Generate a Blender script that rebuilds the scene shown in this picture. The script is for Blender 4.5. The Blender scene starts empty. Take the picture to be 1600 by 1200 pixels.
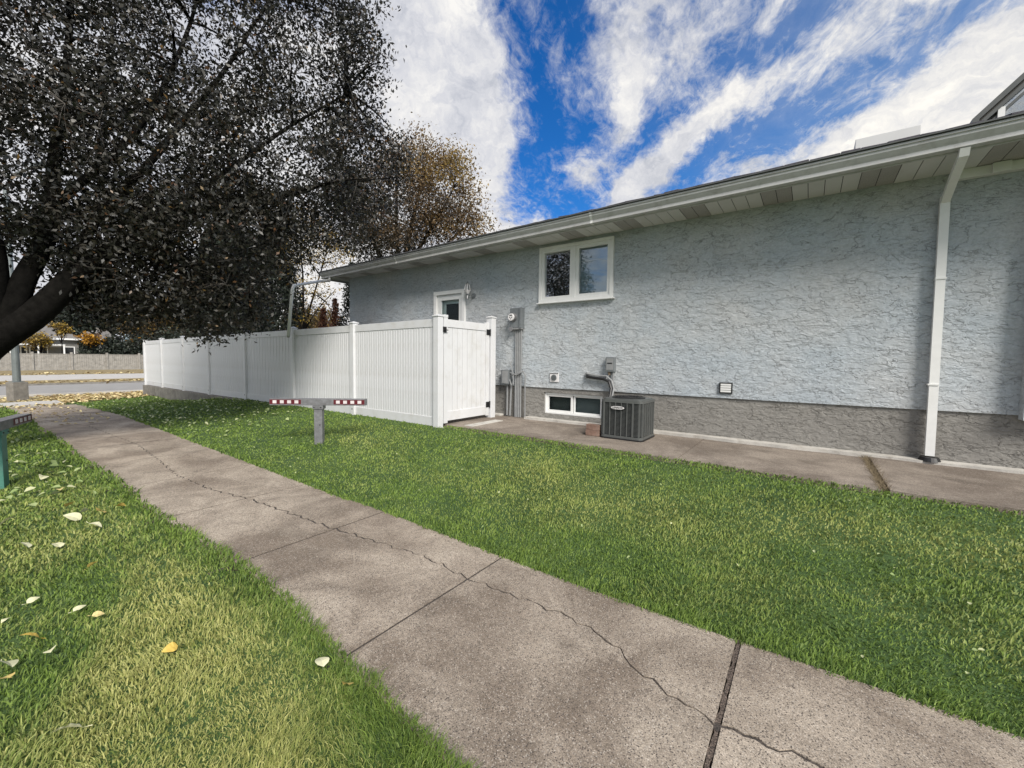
import bpy, bmesh, math, random
import numpy as np
from mathutils import Vector, Matrix
rng = np.random.default_rng(7); random.seed(7)
S = bpy.context.scene
C = S.collection
rad = math.radians

# ------------------------------------------------------------------ camera
cam = bpy.data.cameras.new('camera'); camo = bpy.data.objects.new('camera', cam); C.objects.link(camo)
cam.sensor_fit = 'HORIZONTAL'; cam.sensor_width = 36.0; cam.lens = 14.58
cam.clip_start = 0.05; cam.clip_end = 900
Rm = Matrix(((0.81272314, -0.04489729, 0.58091767), (0.58251744, 0.04133995, -0.81176624), (0.012431, 0.99813588, 0.05975138)))
camo.matrix_world = Matrix.Translation((0, 0, 1.2)) @ Rm.to_4x4()
S.camera = camo

# ------------------------------------------------------------------ sky and sun
SUN_EL, SUN_AZ = 40.0, -32.0           # azimuth measured from +X towards +Y: from the right, grazing the wall
W = bpy.data.worlds.new('World'); S.world = W; W.use_nodes = True
wt = W.node_tree; wn = wt.nodes; wl = wt.links
for n in list(wn): wn.remove(n)
def N(t, typ, **kw):
    n = t.nodes.new(typ)
    for k, v in kw.items(): setattr(n, k, v)
    return n
def setin(t, n, i, v):
    if isinstance(v, bpy.types.NodeSocket): t.links.new(v, n.inputs[i])
    elif v is not None: n.inputs[i].default_value = v
def M(t, op, a, b=None, c=None, clamp=False):
    n = N(t, 'ShaderNodeMath', operation=op); n.use_clamp = clamp
    setin(t, n, 0, a); setin(t, n, 1, b); setin(t, n, 2, c); return n.outputs[0]
def VM(t, op, a, b=None, out=0):
    n = N(t, 'ShaderNodeVectorMath', operation=op); setin(t, n, 0, a)
    if b is not None:
        if op == 'SCALE': setin(t, n, 3, b)
        else: setin(t, n, 1, b)
    return n.outputs[out]
def NZ(t, vec, scale, detail=4, rough=.55, dist=0, col=False):
    n = N(t, 'ShaderNodeTexNoise'); setin(t, n, 'Vector', vec); setin(t, n, 'Scale', scale)
    n.inputs['Detail'].default_value = detail; n.inputs['Roughness'].default_value = rough; n.inputs['Distortion'].default_value = dist
    return n.outputs['Color' if col else 'Fac']
def MR(t, v, a, b, c=0., d=1., smooth=False):
    n = N(t, 'ShaderNodeMapRange'); n.interpolation_type = 'SMOOTHSTEP' if smooth else 'LINEAR'
    for i, x in enumerate((v, a, b, c, d)): setin(t, n, i, x)
    return n.outputs[0]
def MIX(t, f, a, b, blend='MIX'):
    n = N(t, 'ShaderNodeMix', data_type='RGBA', blend_type=blend)
    def s(i, v):
        if isinstance(v, (tuple, list)): v = (*v[:3], 1)
        setin(t, n, i, v)
    s(0, f); s(6, a); s(7, b); return n.outputs[2]

tc = N(wt, 'ShaderNodeTexCoord')
d0 = VM(wt, 'NORMALIZE', tc.outputs['Generated'])
sky = N(wt, 'ShaderNodeTexSky', sky_type='NISHITA'); sky.sun_disc = False
sky.sun_elevation = rad(SUN_EL); sky.sun_rotation = rad(90 - SUN_AZ)
sky.altitude = 600; sky.dust_density = 0.6; sky.ozone_density = 2.5
hs = N(wt, 'ShaderNodeHueSaturation'); hs.inputs['Saturation'].default_value = 1.35; hs.inputs['Value'].default_value = 1.0
wl.new(sky.outputs[0], hs.inputs['Color'])
# clouds live on the sky sphere: directions + a plane above the town for the streaks
w1 = VM(wt, 'SCALE', VM(wt, 'SUBTRACT', NZ(wt, d0, 3.2, 5, .6, col=True), (.5, .5, .5)), .22)
w2 = VM(wt, 'SCALE', VM(wt, 'SUBTRACT', NZ(wt, d0, 14., 5, .65, col=True), (.5, .5, .5)), .07)
dw = VM(wt, 'ADD', VM(wt, 'ADD', d0, w1), w2)
sep = N(wt, 'ShaderNodeSeparateXYZ'); wl.new(d0, sep.inputs[0])
zc = M(wt, 'MAXIMUM', sep.outputs[2], .08)
cmb = N(wt, 'ShaderNodeCombineXYZ')
px = M(wt, 'DIVIDE', sep.outputs[0], zc); py = M(wt, 'DIVIDE', sep.outputs[1], zc)
# streak frame: along (-.35,.94)
al = M(wt, 'ADD', M(wt, 'MULTIPLY', px, -.35), M(wt, 'MULTIPLY', py, .94))
ac = M(wt, 'ADD', M(wt, 'MULTIPLY', px, .94), M(wt, 'MULTIPLY', py, .35))
wl.new(M(wt, 'MULTIPLY', al, .75), cmb.inputs[0]); wl.new(M(wt, 'MULTIPLY', ac, 1.5), cmb.inputs[1])
pv = cmb.outputs[0]
streak = NZ(wt, pv, 2.6, 8, .66, .9)
fine = NZ(wt, pv, 11., 6, .7, 1.2)
puff = NZ(wt, dw, 9., 7, .62, .3)
#   centre pixel directions (x,y,z), tangent tilt deg, half length, half width, strength
BL = [((-.70, .56, .45), 80, .30, .13, 1.9), ((-.605, .60, .52), 88, .30, .075, 1.3), ((-.565, .70, .43), 88, .13, .05, .8), ((-.53, .79, .30), 20, .06, .035, 1.0),
      ((-.90, .30, .3), 0, .5, .35, 2.0), ((-.62, .70, .22), 0, .12, .10, 1.2),
      ((-.300, .755, .60), 80, .12, .042, .70), ((-.205, .785, .60), 75, .13, .050, .80), ((-.25, .72, .66), 60, .14, .06, .5),
      ((-.318, .810, .500), 62, .065, .030, 1.05),
      ((-.395, .828, .412), 145, .048, .026, .95), ((-.340, .880, .350), 65, .06, .034, 1.0), ((-.290, .885, .380), 55, .06, .032, 1.0), ((-.235, .885, .410), 40, .06, .032, 1.05), ((-.175, .885, .435), 25, .06, .034, 1.05), ((-.105, .88, .465), 40, .06, .034, 1.0),
      ((-.09, .825, .56), 45, .12, .042, .78), ((.04, .84, .55), 42, .18, .055, .66), ((-.14, .80, .62), 55, .12, .045, .6),
      ((.22, .87, .45), 42, .22, .080, 1.5), ((.11, .92, .370), 20, .11, .055, 1.5), ((.30, .88, .36), 10, .2, .10, 1.7),
      ((-.08, .935, .335), 8, .22, .045, 1.0), ((.10, .85, .53), 45, .18, .045, .75), ((-.55, .80, .27), 15, .10, .04, .9)]
acc = None
for c, tilt, la, wb, st in BL:
    c = Vector(c).normalized(); e = Vector((0, 0, 1)).cross(c).normalized() * -1; u = e.cross(c).normalized()
    if u.z < 0: u = -u
    t_ = rad(tilt); A = (e * math.cos(t_) + u * math.sin(t_)); B = (-e * math.sin(t_) + u * math.cos(t_))
    a = VM(wt, 'DOT_PRODUCT', dw, tuple(A / la), out=1); b = VM(wt, 'DOT_PRODUCT', dw, tuple(B / wb), out=1)
    r2 = M(wt, 'ADD', M(wt, 'MULTIPLY', a, a), M(wt, 'MULTIPLY', b, b))
    g = M(wt, 'MULTIPLY', M(wt, 'POWER', 2.718, M(wt, 'MULTIPLY', r2, -1.)), st)
    g = M(wt, 'MULTIPLY', g, M(wt, 'GREATER_THAN', VM(wt, 'DOT_PRODUCT', d0, tuple(c), out=1), 0.))
    acc = g if acc is None else M(wt, 'ADD', acc, g)
# beyond the modelled part extra cloud is added, whitening reflections and brightening the wall
side = MR(wt, sep.outputs[1], -.1, .35, 1.1, 0., True)
acc = M(wt, 'ADD', acc, side)
dens = M(wt, 'ADD', M(wt, 'SUBTRACT', acc, .12), M(wt, 'ADD', M(wt, 'MULTIPLY', M(wt, 'SUBTRACT', streak, .5), 1.9), M(wt, 'ADD', M(wt, 'MULTIPLY', M(wt, 'SUBTRACT', fine, .5), 1.1), M(wt, 'MULTIPLY', M(wt, 'SUBTRACT', puff, .5), 1.3))))
alpha = MR(wt, dens, .10, 1.25, 0., 1., True)
veil = MR(wt, sep.outputs[0], -.42, .2, .0, .30, True)
veil = M(wt, 'MULTIPLY', veil, MR(wt, streak, .3, .7, .5, 1.3))
hz = MR(wt, sep.outputs[2], .26, .0, 0., .75, True)
alpha = M(wt, 'MAXIMUM', M(wt, 'MAXIMUM', alpha, veil), hz)
shade = M(wt, 'ADD', M(wt, 'ADD', M(wt, 'MULTIPLY', puff, .55), M(wt, 'MULTIPLY', NZ(wt, dw, 3.2, 4, .5), .6)), M(wt, 'MULTIPLY', M(wt, 'SUBTRACT', NZ(wt, VM(wt, 'MULTIPLY', dw, (1., 1., 2.)), 16., 6, .65, .6), .5), .55))
bri = M(wt, 'ADD', shade, M(wt, 'MULTIPLY', M(wt, 'SUBTRACT', dens, 1.0), .035))
lr = MR(wt, sep.outputs[0], -.6, .35, 0., 1., True)
crm = N(wt, 'ShaderNodeValToRGB'); wl.new(MR(wt, bri, .38, .78, 0., 1.), crm.inputs[0])
crm.color_ramp.elements[0].color = (2.45, 2.6, 3.0, 1); crm.color_ramp.elements[1].color = (5.1, 5.0, 4.85, 1)
crm.color_ramp.elements.new(.5).color = (3.7, 3.75, 4.0, 1)
cloudc = MIX(wt, 1., crm.outputs[0], MIX(wt, lr, (1.0, 1.0, 1.0), (1.12, 1.10, 1.04)), 'MULTIPLY')
skyc = MIX(wt, 1., hs.outputs[0], MIX(wt, lr, (.36, .60, .80), (.72, .88, .92)), 'MULTIPLY')
col = MIX(wt, alpha, skyc, cloudc)
bg = N(wt, 'ShaderNodeBackground'); wl.new(col, bg.inputs[0]); bg.inputs[1].default_value = .12
wo = N(wt, 'ShaderNodeOutputWorld'); wl.new(bg.outputs[0], wo.inputs[0])

sl = bpy.data.lights.new('sun', 'SUN'); so = bpy.data.objects.new('sun', sl); C.objects.link(so)
sl.energy = 3.2; sl.angle = rad(22); sl.color = (1.0, .95, .87)
sd = Vector((math.cos(rad(SUN_EL)) * math.cos(rad(SUN_AZ)), math.cos(rad(SUN_EL)) * math.sin(rad(SUN_AZ)), math.sin(rad(SUN_EL))))
so.rotation_euler = (-sd).to_track_quat('-Z', 'Y').to_euler(); so.location = sd * 60
S.view_settings.view_transform = 'Standard'; S.view_settings.look = 'None'; S.view_settings.gamma = 1
S.view_settings.use_curve_mapping = False; S.view_settings.exposure = 0.66
S.render.engine = 'CYCLES'; S.cycles.max_bounces = 8; S.cycles.transparent_max_bounces = 12

# ------------------------------------------------------------------ materials
def mat(name, color, rough=.8, var=.15, vscale=6., bump=0., bscale=60., metal=0., spec=.5, dirt=None, grain=0., gscale=200., coord='Object'):
    m = bpy.data.materials.new(name); m.use_nodes = True; t = m.node_tree
    p = t.nodes['Principled BSDF']; p.inputs['Roughness'].default_value = rough; p.inputs['Metallic'].default_value = metal
    p.inputs['Specular IOR Level'].default_value = spec
    co = N(t, 'ShaderNodeTexCoord').outputs[coord]
    f = NZ(t, co, vscale, 5, .6)
    c = MIX(t, MR(t, f, .3, .7), tuple(v * (1 - var) for v in color), tuple(v * (1 + var) for v in color))
    if dirt: c = MIX(t, MR(t, NZ(t, co, dirt[1], 6, .65, .4), .50, .72, 0, dirt[2]), c, dirt[0])
    if grain: c = MIX(t, MR(t, NZ(t, co, gscale, 2, .5), .35, .65), tuple(1 - grain for _ in '123'), tuple(1 + grain for _ in '123')) if False else MIX(t, 1., c, MIX(t, MR(t, NZ(t, co, gscale, 2, .5), .35, .65), (1 - grain,) * 3, (1 + grain,) * 3), 'MULTIPLY')
    t.links.new(c, p.inputs['Base Color'])
    if bump:
        b = N(t, 'ShaderNodeBump'); b.inputs['Strength'].default_value = bump; b.inputs['Distance'].default_value = .01
        t.links.new(NZ(t, co, bscale, 4, .6), b.inputs['Height']); t.links.new(b.outputs[0], p.inputs['Normal'])
    return m
def stucco(name, color, tint, relief):
    m = bpy.data.materials.new(name); m.use_nodes = True; t = m.node_tree; p = t.nodes['Principled BSDF']
    p.inputs['Roughness'].default_value = .85; p.inputs['Specular IOR Level'].default_value = .3
    co = N(t, 'ShaderNodeTexCoord').outputs['Object']
    mp = N(t, 'ShaderNodeMapping'); t.links.new(co, mp.inputs[0]); mp.inputs['Scale'].default_value = (1., 1., 2.1); v = mp.outputs[0]
    wv = VM(t, 'ADD', v, VM(t, 'SCALE', VM(t, 'SUBTRACT', NZ(t, v, 5., 4, .6, col=True), (.5, .5, .5)), .22))
    n1 = NZ(t, wv, 2.5, 3, .5); n2 = NZ(t, wv, 4.6, 3, .55); n3 = NZ(t, VM(t, 'ADD', wv, (7, 3, 5)), 1.9, 3, .55)
    m1 = NZ(t, v, 2.2, 2, .5)
    def ledge(n, c, w): return MR(t, n, c - w, c + w, 0., 1., True)
    h = M(t, 'ADD', M(t, 'MULTIPLY', ledge(n1, .5, .012), .45), M(t, 'MULTIPLY', ledge(n2, .53, .016), .4))
    h = M(t, 'ADD', h, M(t, 'MULTIPLY', ledge(n3, .47, .012), .5))
    h = M(t, 'ADD', h, M(t, 'MULTIPLY', NZ(t, wv, 14., 5, .6), 1.0))
    h = M(t, 'ADD', h, M(t, 'MULTIPLY', MR(t, NZ(t, wv, 6.5, 3, .5), .44, .56, 0., 1., True), .5))
    h = M(t, 'ADD', h, M(t, 'MULTIPLY', NZ(t, co, 60., 4, .7), .38))
    # thin trowel furrows that come and go
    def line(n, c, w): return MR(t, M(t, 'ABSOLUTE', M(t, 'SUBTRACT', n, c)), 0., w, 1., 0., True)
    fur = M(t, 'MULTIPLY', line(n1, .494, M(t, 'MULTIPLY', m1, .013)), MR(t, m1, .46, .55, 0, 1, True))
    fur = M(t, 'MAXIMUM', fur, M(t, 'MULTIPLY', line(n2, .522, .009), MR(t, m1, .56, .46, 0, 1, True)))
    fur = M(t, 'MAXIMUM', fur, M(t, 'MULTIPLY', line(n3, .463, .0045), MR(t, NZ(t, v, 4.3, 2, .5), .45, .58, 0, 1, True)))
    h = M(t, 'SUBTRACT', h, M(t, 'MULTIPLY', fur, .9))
    c = MIX(t, MR(t, NZ(t, co, .9, 4, .6), .35, .65), color, tint)
    c = MIX(t, 1., c, MIX(t, MR(t, NZ(t, co, 38., 5, .7), .32, .68), (.82,) * 3, (1.12,) * 3), 'MULTIPLY')
    c = MIX(t, M(t, 'MULTIPLY', fur, .5), c, tuple(x * .42 for x in color))  # furrows also darkened in the colour, standing in for their shade
    c = MIX(t, MR(t, NZ(t, VM(t, 'MULTIPLY', co, (2.2, 1., .35)), 1.3, 5, .65), .48, .75, 0., .16), c, tuple(x * .6 for x in color))
    t.links.new(c, p.inputs['Base Color'])
    b = N(t, 'ShaderNodeBump'); b.inputs['Strength'].default_value = relief; b.inputs['Distance'].default_value = .012
    t.links.new(h, b.inputs['Height']); t.links.new(b.outputs[0], p.inputs['Normal'])
    return m
MAT = {}
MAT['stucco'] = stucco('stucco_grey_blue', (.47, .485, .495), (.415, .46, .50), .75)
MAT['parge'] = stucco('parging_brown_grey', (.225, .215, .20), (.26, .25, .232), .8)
MAT['white'] = mat('white_paint', (.74, .74, .73), .45, .04, 8)
MAT['vinyl'] = mat('white_vinyl', (.63, .635, .65), .42, .04, 3, dirt=((.46, .44, .40), 4., .4))
MAT['gutter'] = mat('gutter_cream', (.47, .47, .465), .5, .06, 4, dirt=((.25, .24, .22), 7., .45))
MAT['soffit'] = mat('soffit_panel', (.60, .595, .58), .6, .04, 3)
MAT['vented'] = mat('soffit_vented', (.36, .345, .33), .7, .05, 3, grain=.35, gscale=320)
MAT['shingle'] = mat('shingle', (.075, .07, .085), .9, .3, 20, bump=.6, bscale=150, grain=.4, gscale=300)
MAT['dark'] = mat('dark_interior', (.012, .014, .016), .6)
MAT['blind'] = mat('grey_blind', (.42, .49, .53), .7, .04, 2)
MAT['slatblind'] = mat('slat_blind', (.16, .165, .17), .7, .04, 2)
MAT['black'] = mat('black_plastic', (.012, .012, .013), .4)
MAT['greymetal'] = mat('grey_metal', (.20, .215, .225), .45, .1, 20, metal=.4)
MAT['galv'] = mat('galvanised_steel', (.235, .235, .245), .55, .22, 14, bump=.1, bscale=80, metal=.55, dirt=((.12, .115, .11), 9, .5))
MAT['greenpaint'] = mat('green_painted_post', (.075, .22, .17), .5, .1, 9, dirt=((.2, .24, .22), 9, .3))
MAT['red'] = mat('maroon_tape', (.10, .010, .016), .4)
MAT['tape'] = mat('white_tape', (.62, .57, .57), .35)
MAT['conduit'] = mat('grey_conduit', (.23, .235, .24), .5, .1, 12)
MAT['acbody'] = mat('ac_grey', (.085, .09, .088), .45, .08, 10, dirt=((.15, .15, .14), 7, .3))
MAT['acdark'] = mat('ac_coil', (.02, .022, .024), .7)
MAT['concrete_old'] = mat('footing_concrete', (.20, .185, .165), .9, .25, 5, bump=.5, bscale=40, dirt=((.09, .08, .065), 3, .6), grain=.15, gscale=180)
MAT['curbstrip'] = mat('pale_concrete', (.47, .45, .415), .9, .12, 5, bump=.4, bscale=60, dirt=((.22, .19, .16), 6, .6), grain=.1, gscale=160)
MAT['brick'] = mat('red_brown_brick', (.20, .125, .095), .9, .3, 14, bump=.5, bscale=60, dirt=((.28, .24, .21), 10, .5))
MAT['bark'] = mat('dark_bark', (.010, .009, .008), 1., .4, 12, bump=1., bscale=22, spec=.08)
MAT['twig'] = mat('twig', (.09, .08, .07), .9, .3, 20)
MAT['board'] = mat('weathered_board', (.30, .28, .25), .9, .2, 3, dirt=((.14, .13, .115), 2.5, .6), grain=.15, gscale=30)
MAT['asphalt'] = mat('pale_asphalt', (.275, .265, .25), .9, .1, 1.5, grain=.1, gscale=90)
MAT['roadcon'] = mat('far_pavement', (.44, .42, .39), .9, .08, 1.5)
MAT['farwall'] = mat('far_siding', (.17, .165, .155), .8, .08, 1)
MAT['farroof'] = mat('far_roof', (.20, .19, .185), .9, .15, 2)
MAT['drygrass'] = mat('dry_grass', (.24, .185, .09), .95, .4, 6)
MAT['deadtuft'] = mat('dead_tuft', (.13, .10, .06), .95, .4, 30)
MAT['jointgravel'] = mat('joint_gravel', (.115, .088, .07), .95, .5, 70, bump=1., bscale=160, grain=.7, gscale=170)
MAT['jointdirt'] = mat('joint_dirt', (.055, .045, .038), .95, .4, 60, grain=.6, gscale=140)
MAT['chimney'] = mat('pale_chimney', (.62, .62, .62), .8, .04, 2)
MAT['lampgrey'] = mat('lamp_pole_grey', (.17, .19, .19), .5, .12, 5, metal=.3)
MAT['white_plastic'] = mat('white_plastic', (.68, .66, .66), .4)
MAT['copper'] = mat('brown_fitting', (.16, .12, .08), .6)

def concrete(name, a, b, st):
    m = bpy.data.materials.new(name); m.use_nodes = True; t = m.node_tree; p = t.nodes['Principled BSDF']
    p.inputs['Roughness'].default_value = .9; p.inputs['Specular IOR Level'].default_value = .25
    g = N(t, 'ShaderNodeNewGeometry').outputs['Position']
    c = MIX(t, MR(t, NZ(t, g, 1.1, 7, .66, .5), .40, .61), a, b)
    c = MIX(t, MR(t, NZ(t, VM(t, 'ADD', g, (3, 8, 0)), .9, 5, .6, .6), .56, .68, 0., .45), c, tuple(x * 1.25 for x in b))
    oi = N(t, 'ShaderNodeObjectInfo').outputs['Random']; c = MIX(t, 1., c, MIX(t, oi, (.95,) * 3, (1.05,) * 3), 'MULTIPLY')
    c = MIX(t, MR(t, NZ(t, VM(t, 'ADD', g, (9, 4, 0)), 2.3, 6, .7, .8), .50, .70, 0, .55), c, tuple(x * .55 for x in a))
    # exposed stones: pale and dark grains
    vo = N(t, 'ShaderNodeTexVoronoi'); setin(t, vo, 'Vector', g); setin(t, vo, 'Scale', 125.)
    sp = N(t, 'ShaderNodeSeparateColor'); t.links.new(vo.outputs['Color'], sp.inputs[0])
    keep = MR(t, vo.outputs['Distance'], .30, .55, 1., 0.)
    c = MIX(t, M(t, 'MULTIPLY', keep, MR(t, sp.outputs[0], .62, .78, 0., .6 * st)), c, (.43, .385, .33))
    c = MIX(t, M(t, 'MULTIPLY', keep, MR(t, sp.outputs[1], .66, .8, 0., .85 * st)), c, (.075, .062, .055))
    c = MIX(t, 1., c, MIX(t, MR(t, NZ(t, g, 160., 3, .6), .35, .65), (1 - .3 * st,) * 3, (1 + .3 * st,) * 3), 'MULTIPLY')
    c = MIX(t, 1., c, MIX(t, MR(t, NZ(t, g, 40., 3, .6), .35, .65), (1 - .12 * st,) * 3, (1 + .12 * st,) * 3), 'MULTIPLY')
    t.links.new(c, p.inputs['Base Color'])
    bmp = N(t, 'ShaderNodeBump'); bmp.inputs['Strength'].default_value = .7; bmp.inputs['Distance'].default_value = .004
    t.links.new(M(t, 'ADD', NZ(t, g, 120., 4, .65), M(t, 'MULTIPLY', NZ(t, g, 12., 4, .6), .6)), bmp.inputs['Height']); t.links.new(bmp.outputs[0], p.inputs['Normal'])
    return m
MAT['walk'] = concrete('sidewalk_concrete', (.205, .165, .128), (.395, .335, .268), 1.15)
MAT['housewalk'] = concrete('house_walk_concrete', (.15, .122, .10), (.265, .225, .188), .8)

def leafmat(name, cols, transl=.25, rough=.5, spec=.4):
    m = bpy.data.materials.new(name); m.use_nodes = True; t = m.node_tree; p = t.nodes['Principled BSDF']
    at = N(t, 'ShaderNodeAttribute'); at.attribute_name = 'rnd'
    r = N(t, 'ShaderNodeValToRGB'); r.color_ramp.interpolation = 'LINEAR'
    els = r.color_ramp.elements
    els[0].position = cols[0][0]; els[0].color = (*cols[0][1], 1); els[1].position = cols[-1][0]; els[1].color = (*cols[-1][1], 1)
    for q, c in cols[1:-1]: els.new(q).color = (*c, 1)
    t.links.new(at.outputs['Fac'], r.inputs[0]); t.links.new(r.outputs[0], p.inputs['Base Color'])
    p.inputs['Roughness'].default_value = rough; p.inputs['Specular IOR Level'].default_value = spec
    if transl:
        tr = N(t, 'ShaderNodeBsdfTranslucent'); t.links.new(r.outputs[0], tr.inputs[0]); mx = N(t, 'ShaderNodeMixShader'); mx.inputs[0].default_value = transl
        t.links.new(p.outputs[0], mx.inputs[1]); t.links.new(tr.outputs[0], mx.inputs[2]); t.links.new(mx.outputs[0], t.nodes['Material Output'].inputs[0])
    return m
MAT['leaf_dark'] = leafmat('leaf_dark_crown', [(0, (.011, .0115, .009)), (.6, (.023, .022, .016)), (.96, (.042, .036, .024)), (.985, (.10, .045, .02)), (1, (.16, .10, .03))], .12, .45, .5)
MAT['leaf_gold'] = leafmat('leaf_gold', [(0, (.03, .03, .02)), (.35, (.07, .05, .03)), (.7, (.16, .10, .045)), (1, (.30, .20, .05))], .3)
MAT['leaf_yellow'] = leafmat('leaf_yellow', [(0, (.05, .05, .02)), (.4, (.16, .10, .03)), (1, (.48, .33, .05))], .3)
MAT['leaf_orange'] = leafmat('leaf_orange', [(0, (.10, .05, .01)), (.5, (.35, .17, .02)), (1, (.60, .32, .03))], .3)
MAT['leaf_cedar'] = leafmat('leaf_cedar', [(0, (.012, .016, .012)), (1, (.035, .045, .03))], .05, .6)
MAT['leaf_rust'] = leafmat('leaf_rust', [(0, (.04, .02, .015)), (1, (.16, .06, .03))], .2)
MAT['fallen'] = leafmat('fallen_leaf', [(0, (.34, .32, .14)), (.35, (.60, .58, .33)), (.75, (.78, .75, .50)), (1, (.66, .46, .10))], .15, .6)
MAT['litter_green'] = leafmat('pale_green_leaf', [(0, (.22, .30, .10)), (.6, (.38, .44, .2)), (1, (.6, .6, .36))], .15, .6)
MAT['litter_tan'] = leafmat('tan_leaf', [(0, (.30, .20, .10)), (.5, (.50, .40, .2)), (1, (.78, .66, .36))], .15, .6)
def grassmat():
    m = bpy.data.materials.new('grass_blade'); m.use_nodes = True; t = m.node_tree; p = t.nodes['Principled BSDF']
    at = N(t, 'ShaderNodeAttribute'); at.attribute_name = 'rnd'; dr = N(t, 'ShaderNodeAttribute'); dr.attribute_name = 'dry'
    g = MIX(t, at.outputs['Fac'], (.068, .125, .020), (.235, .335, .062))
    y = MIX(t, at.outputs['Fac'], (.24, .28, .065), (.58, .56, .21))
    c = MIX(t, dr.outputs['Fac'], g, y)
    t.links.new(c, p.inputs['Base Color']); p.inputs['Roughness'].default_value = .55; p.inputs['Specular IOR Level'].default_value = .35
    ng = N(t, 'ShaderNodeNewGeometry').outputs['Normal']      # shading normals tilted skyward to brighten and smooth the lawn
    nb = VM(t, 'NORMALIZE', VM(t, 'ADD', VM(t, 'SCALE', ng, .75), (0., 0., .62))); t.links.new(nb, p.inputs['Normal'])
    tr = N(t, 'ShaderNodeBsdfTranslucent'); t.links.new(c, tr.inputs[0]); mx = N(t, 'ShaderNodeMixShader'); mx.inputs[0].default_value = .3
    t.links.new(p.outputs[0], mx.inputs[1]); t.links.new(tr.outputs[0], mx.inputs[2]); t.links.new(mx.outputs[0], t.nodes['Material Output'].inputs[0])
    return m
MAT['grass'] = grassmat()
def glassmat(name, refl, tint=(.85, .9, .9), blend=.35):
    m = bpy.data.materials.new(name); m.use_nodes = True; t = m.node_tree
    for n in list(t.nodes): t.nodes.remove(n)
    o = N(t, 'ShaderNodeOutputMaterial'); tr = N(t, 'ShaderNodeBsdfTransparent'); tr.inputs[0].default_value = (*tint, 1)
    gl = N(t, 'ShaderNodeBsdfGlossy'); gl.inputs['Roughness'].default_value = .01; gl.inputs[0].default_value = (.95, .97, 1, 1)
    lw = N(t, 'ShaderNodeLayerWeight'); lw.inputs[0].default_value = blend
    f = MR(t, lw.outputs['Fresnel'], 0., 1., refl, 1.)
    bp = N(t, 'ShaderNodeBump'); bp.inputs['Strength'].default_value = .02; bp.inputs['Distance'].default_value = .02
    t.links.new(NZ(t, N(t, 'ShaderNodeTexCoord').outputs['Object'], 2.5, 2), bp.inputs['Height']); t.links.new(bp.outputs[0], gl.inputs['Normal'])
    mx = N(t, 'ShaderNodeMixShader'); t.links.new(f, mx.inputs[0]); t.links.new(tr.outputs[0], mx.inputs[1]); t.links.new(gl.outputs[0], mx.inputs[2]); t.links.new(mx.outputs[0], o.inputs[0])
    return m
MAT['glass'] = glassmat('window_glass', .30); MAT['glass_dim'] = glassmat('dim_glass', .0, blend=.12); MAT['glass_mid'] = glassmat('blind_glass', .10)
def groundmat():
    m = bpy.data.materials.new('lawn_soil'); m.use_nodes = True; t = m.node_tree; p = t.nodes['Principled BSDF']; p.inputs['Roughness'].default_value = 1.
    g = N(t, 'ShaderNodeNewGeometry').outputs['Position']
    c = MIX(t, MR(t, NZ(t, g, 1.2, 6, .65), .35, .65), (.035, .075, .018), (.07, .12, .028))
    c = MIX(t, 1., c, MIX(t, MR(t, NZ(t, g, 90., 3, .6), .3, .7), (.55,) * 3, (1.4,) * 3), 'MULTIPLY')
    sp = N(t, 'ShaderNodeSeparateXYZ'); t.links.new(g, sp.inputs[0])
    far = MR(t, M(t, 'ADD', sp.outputs[0], M(t, 'MULTIPLY', NZ(t, g, .7, 4), 3.)), -24.5, -19.5, 1., 0.)
    c = MIX(t, far, c, MIX(t, MR(t, NZ(t, g, 5., 5, .7), .4, .6), (.20, .145, .07), (.36, .30, .15)))
    t.links.new(c, p.inputs['Base Color'])
    b = N(t, 'ShaderNodeBump'); b.inputs['Strength'].default_value = .8; b.inputs['Distance'].default_value = .02
    t.links.new(NZ(t, g, 60., 4, .6), b.inputs['Height']); t.links.new(b.outputs[0], p.inputs['Normal'])
    return m
MAT['soil'] = groundmat()

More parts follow.
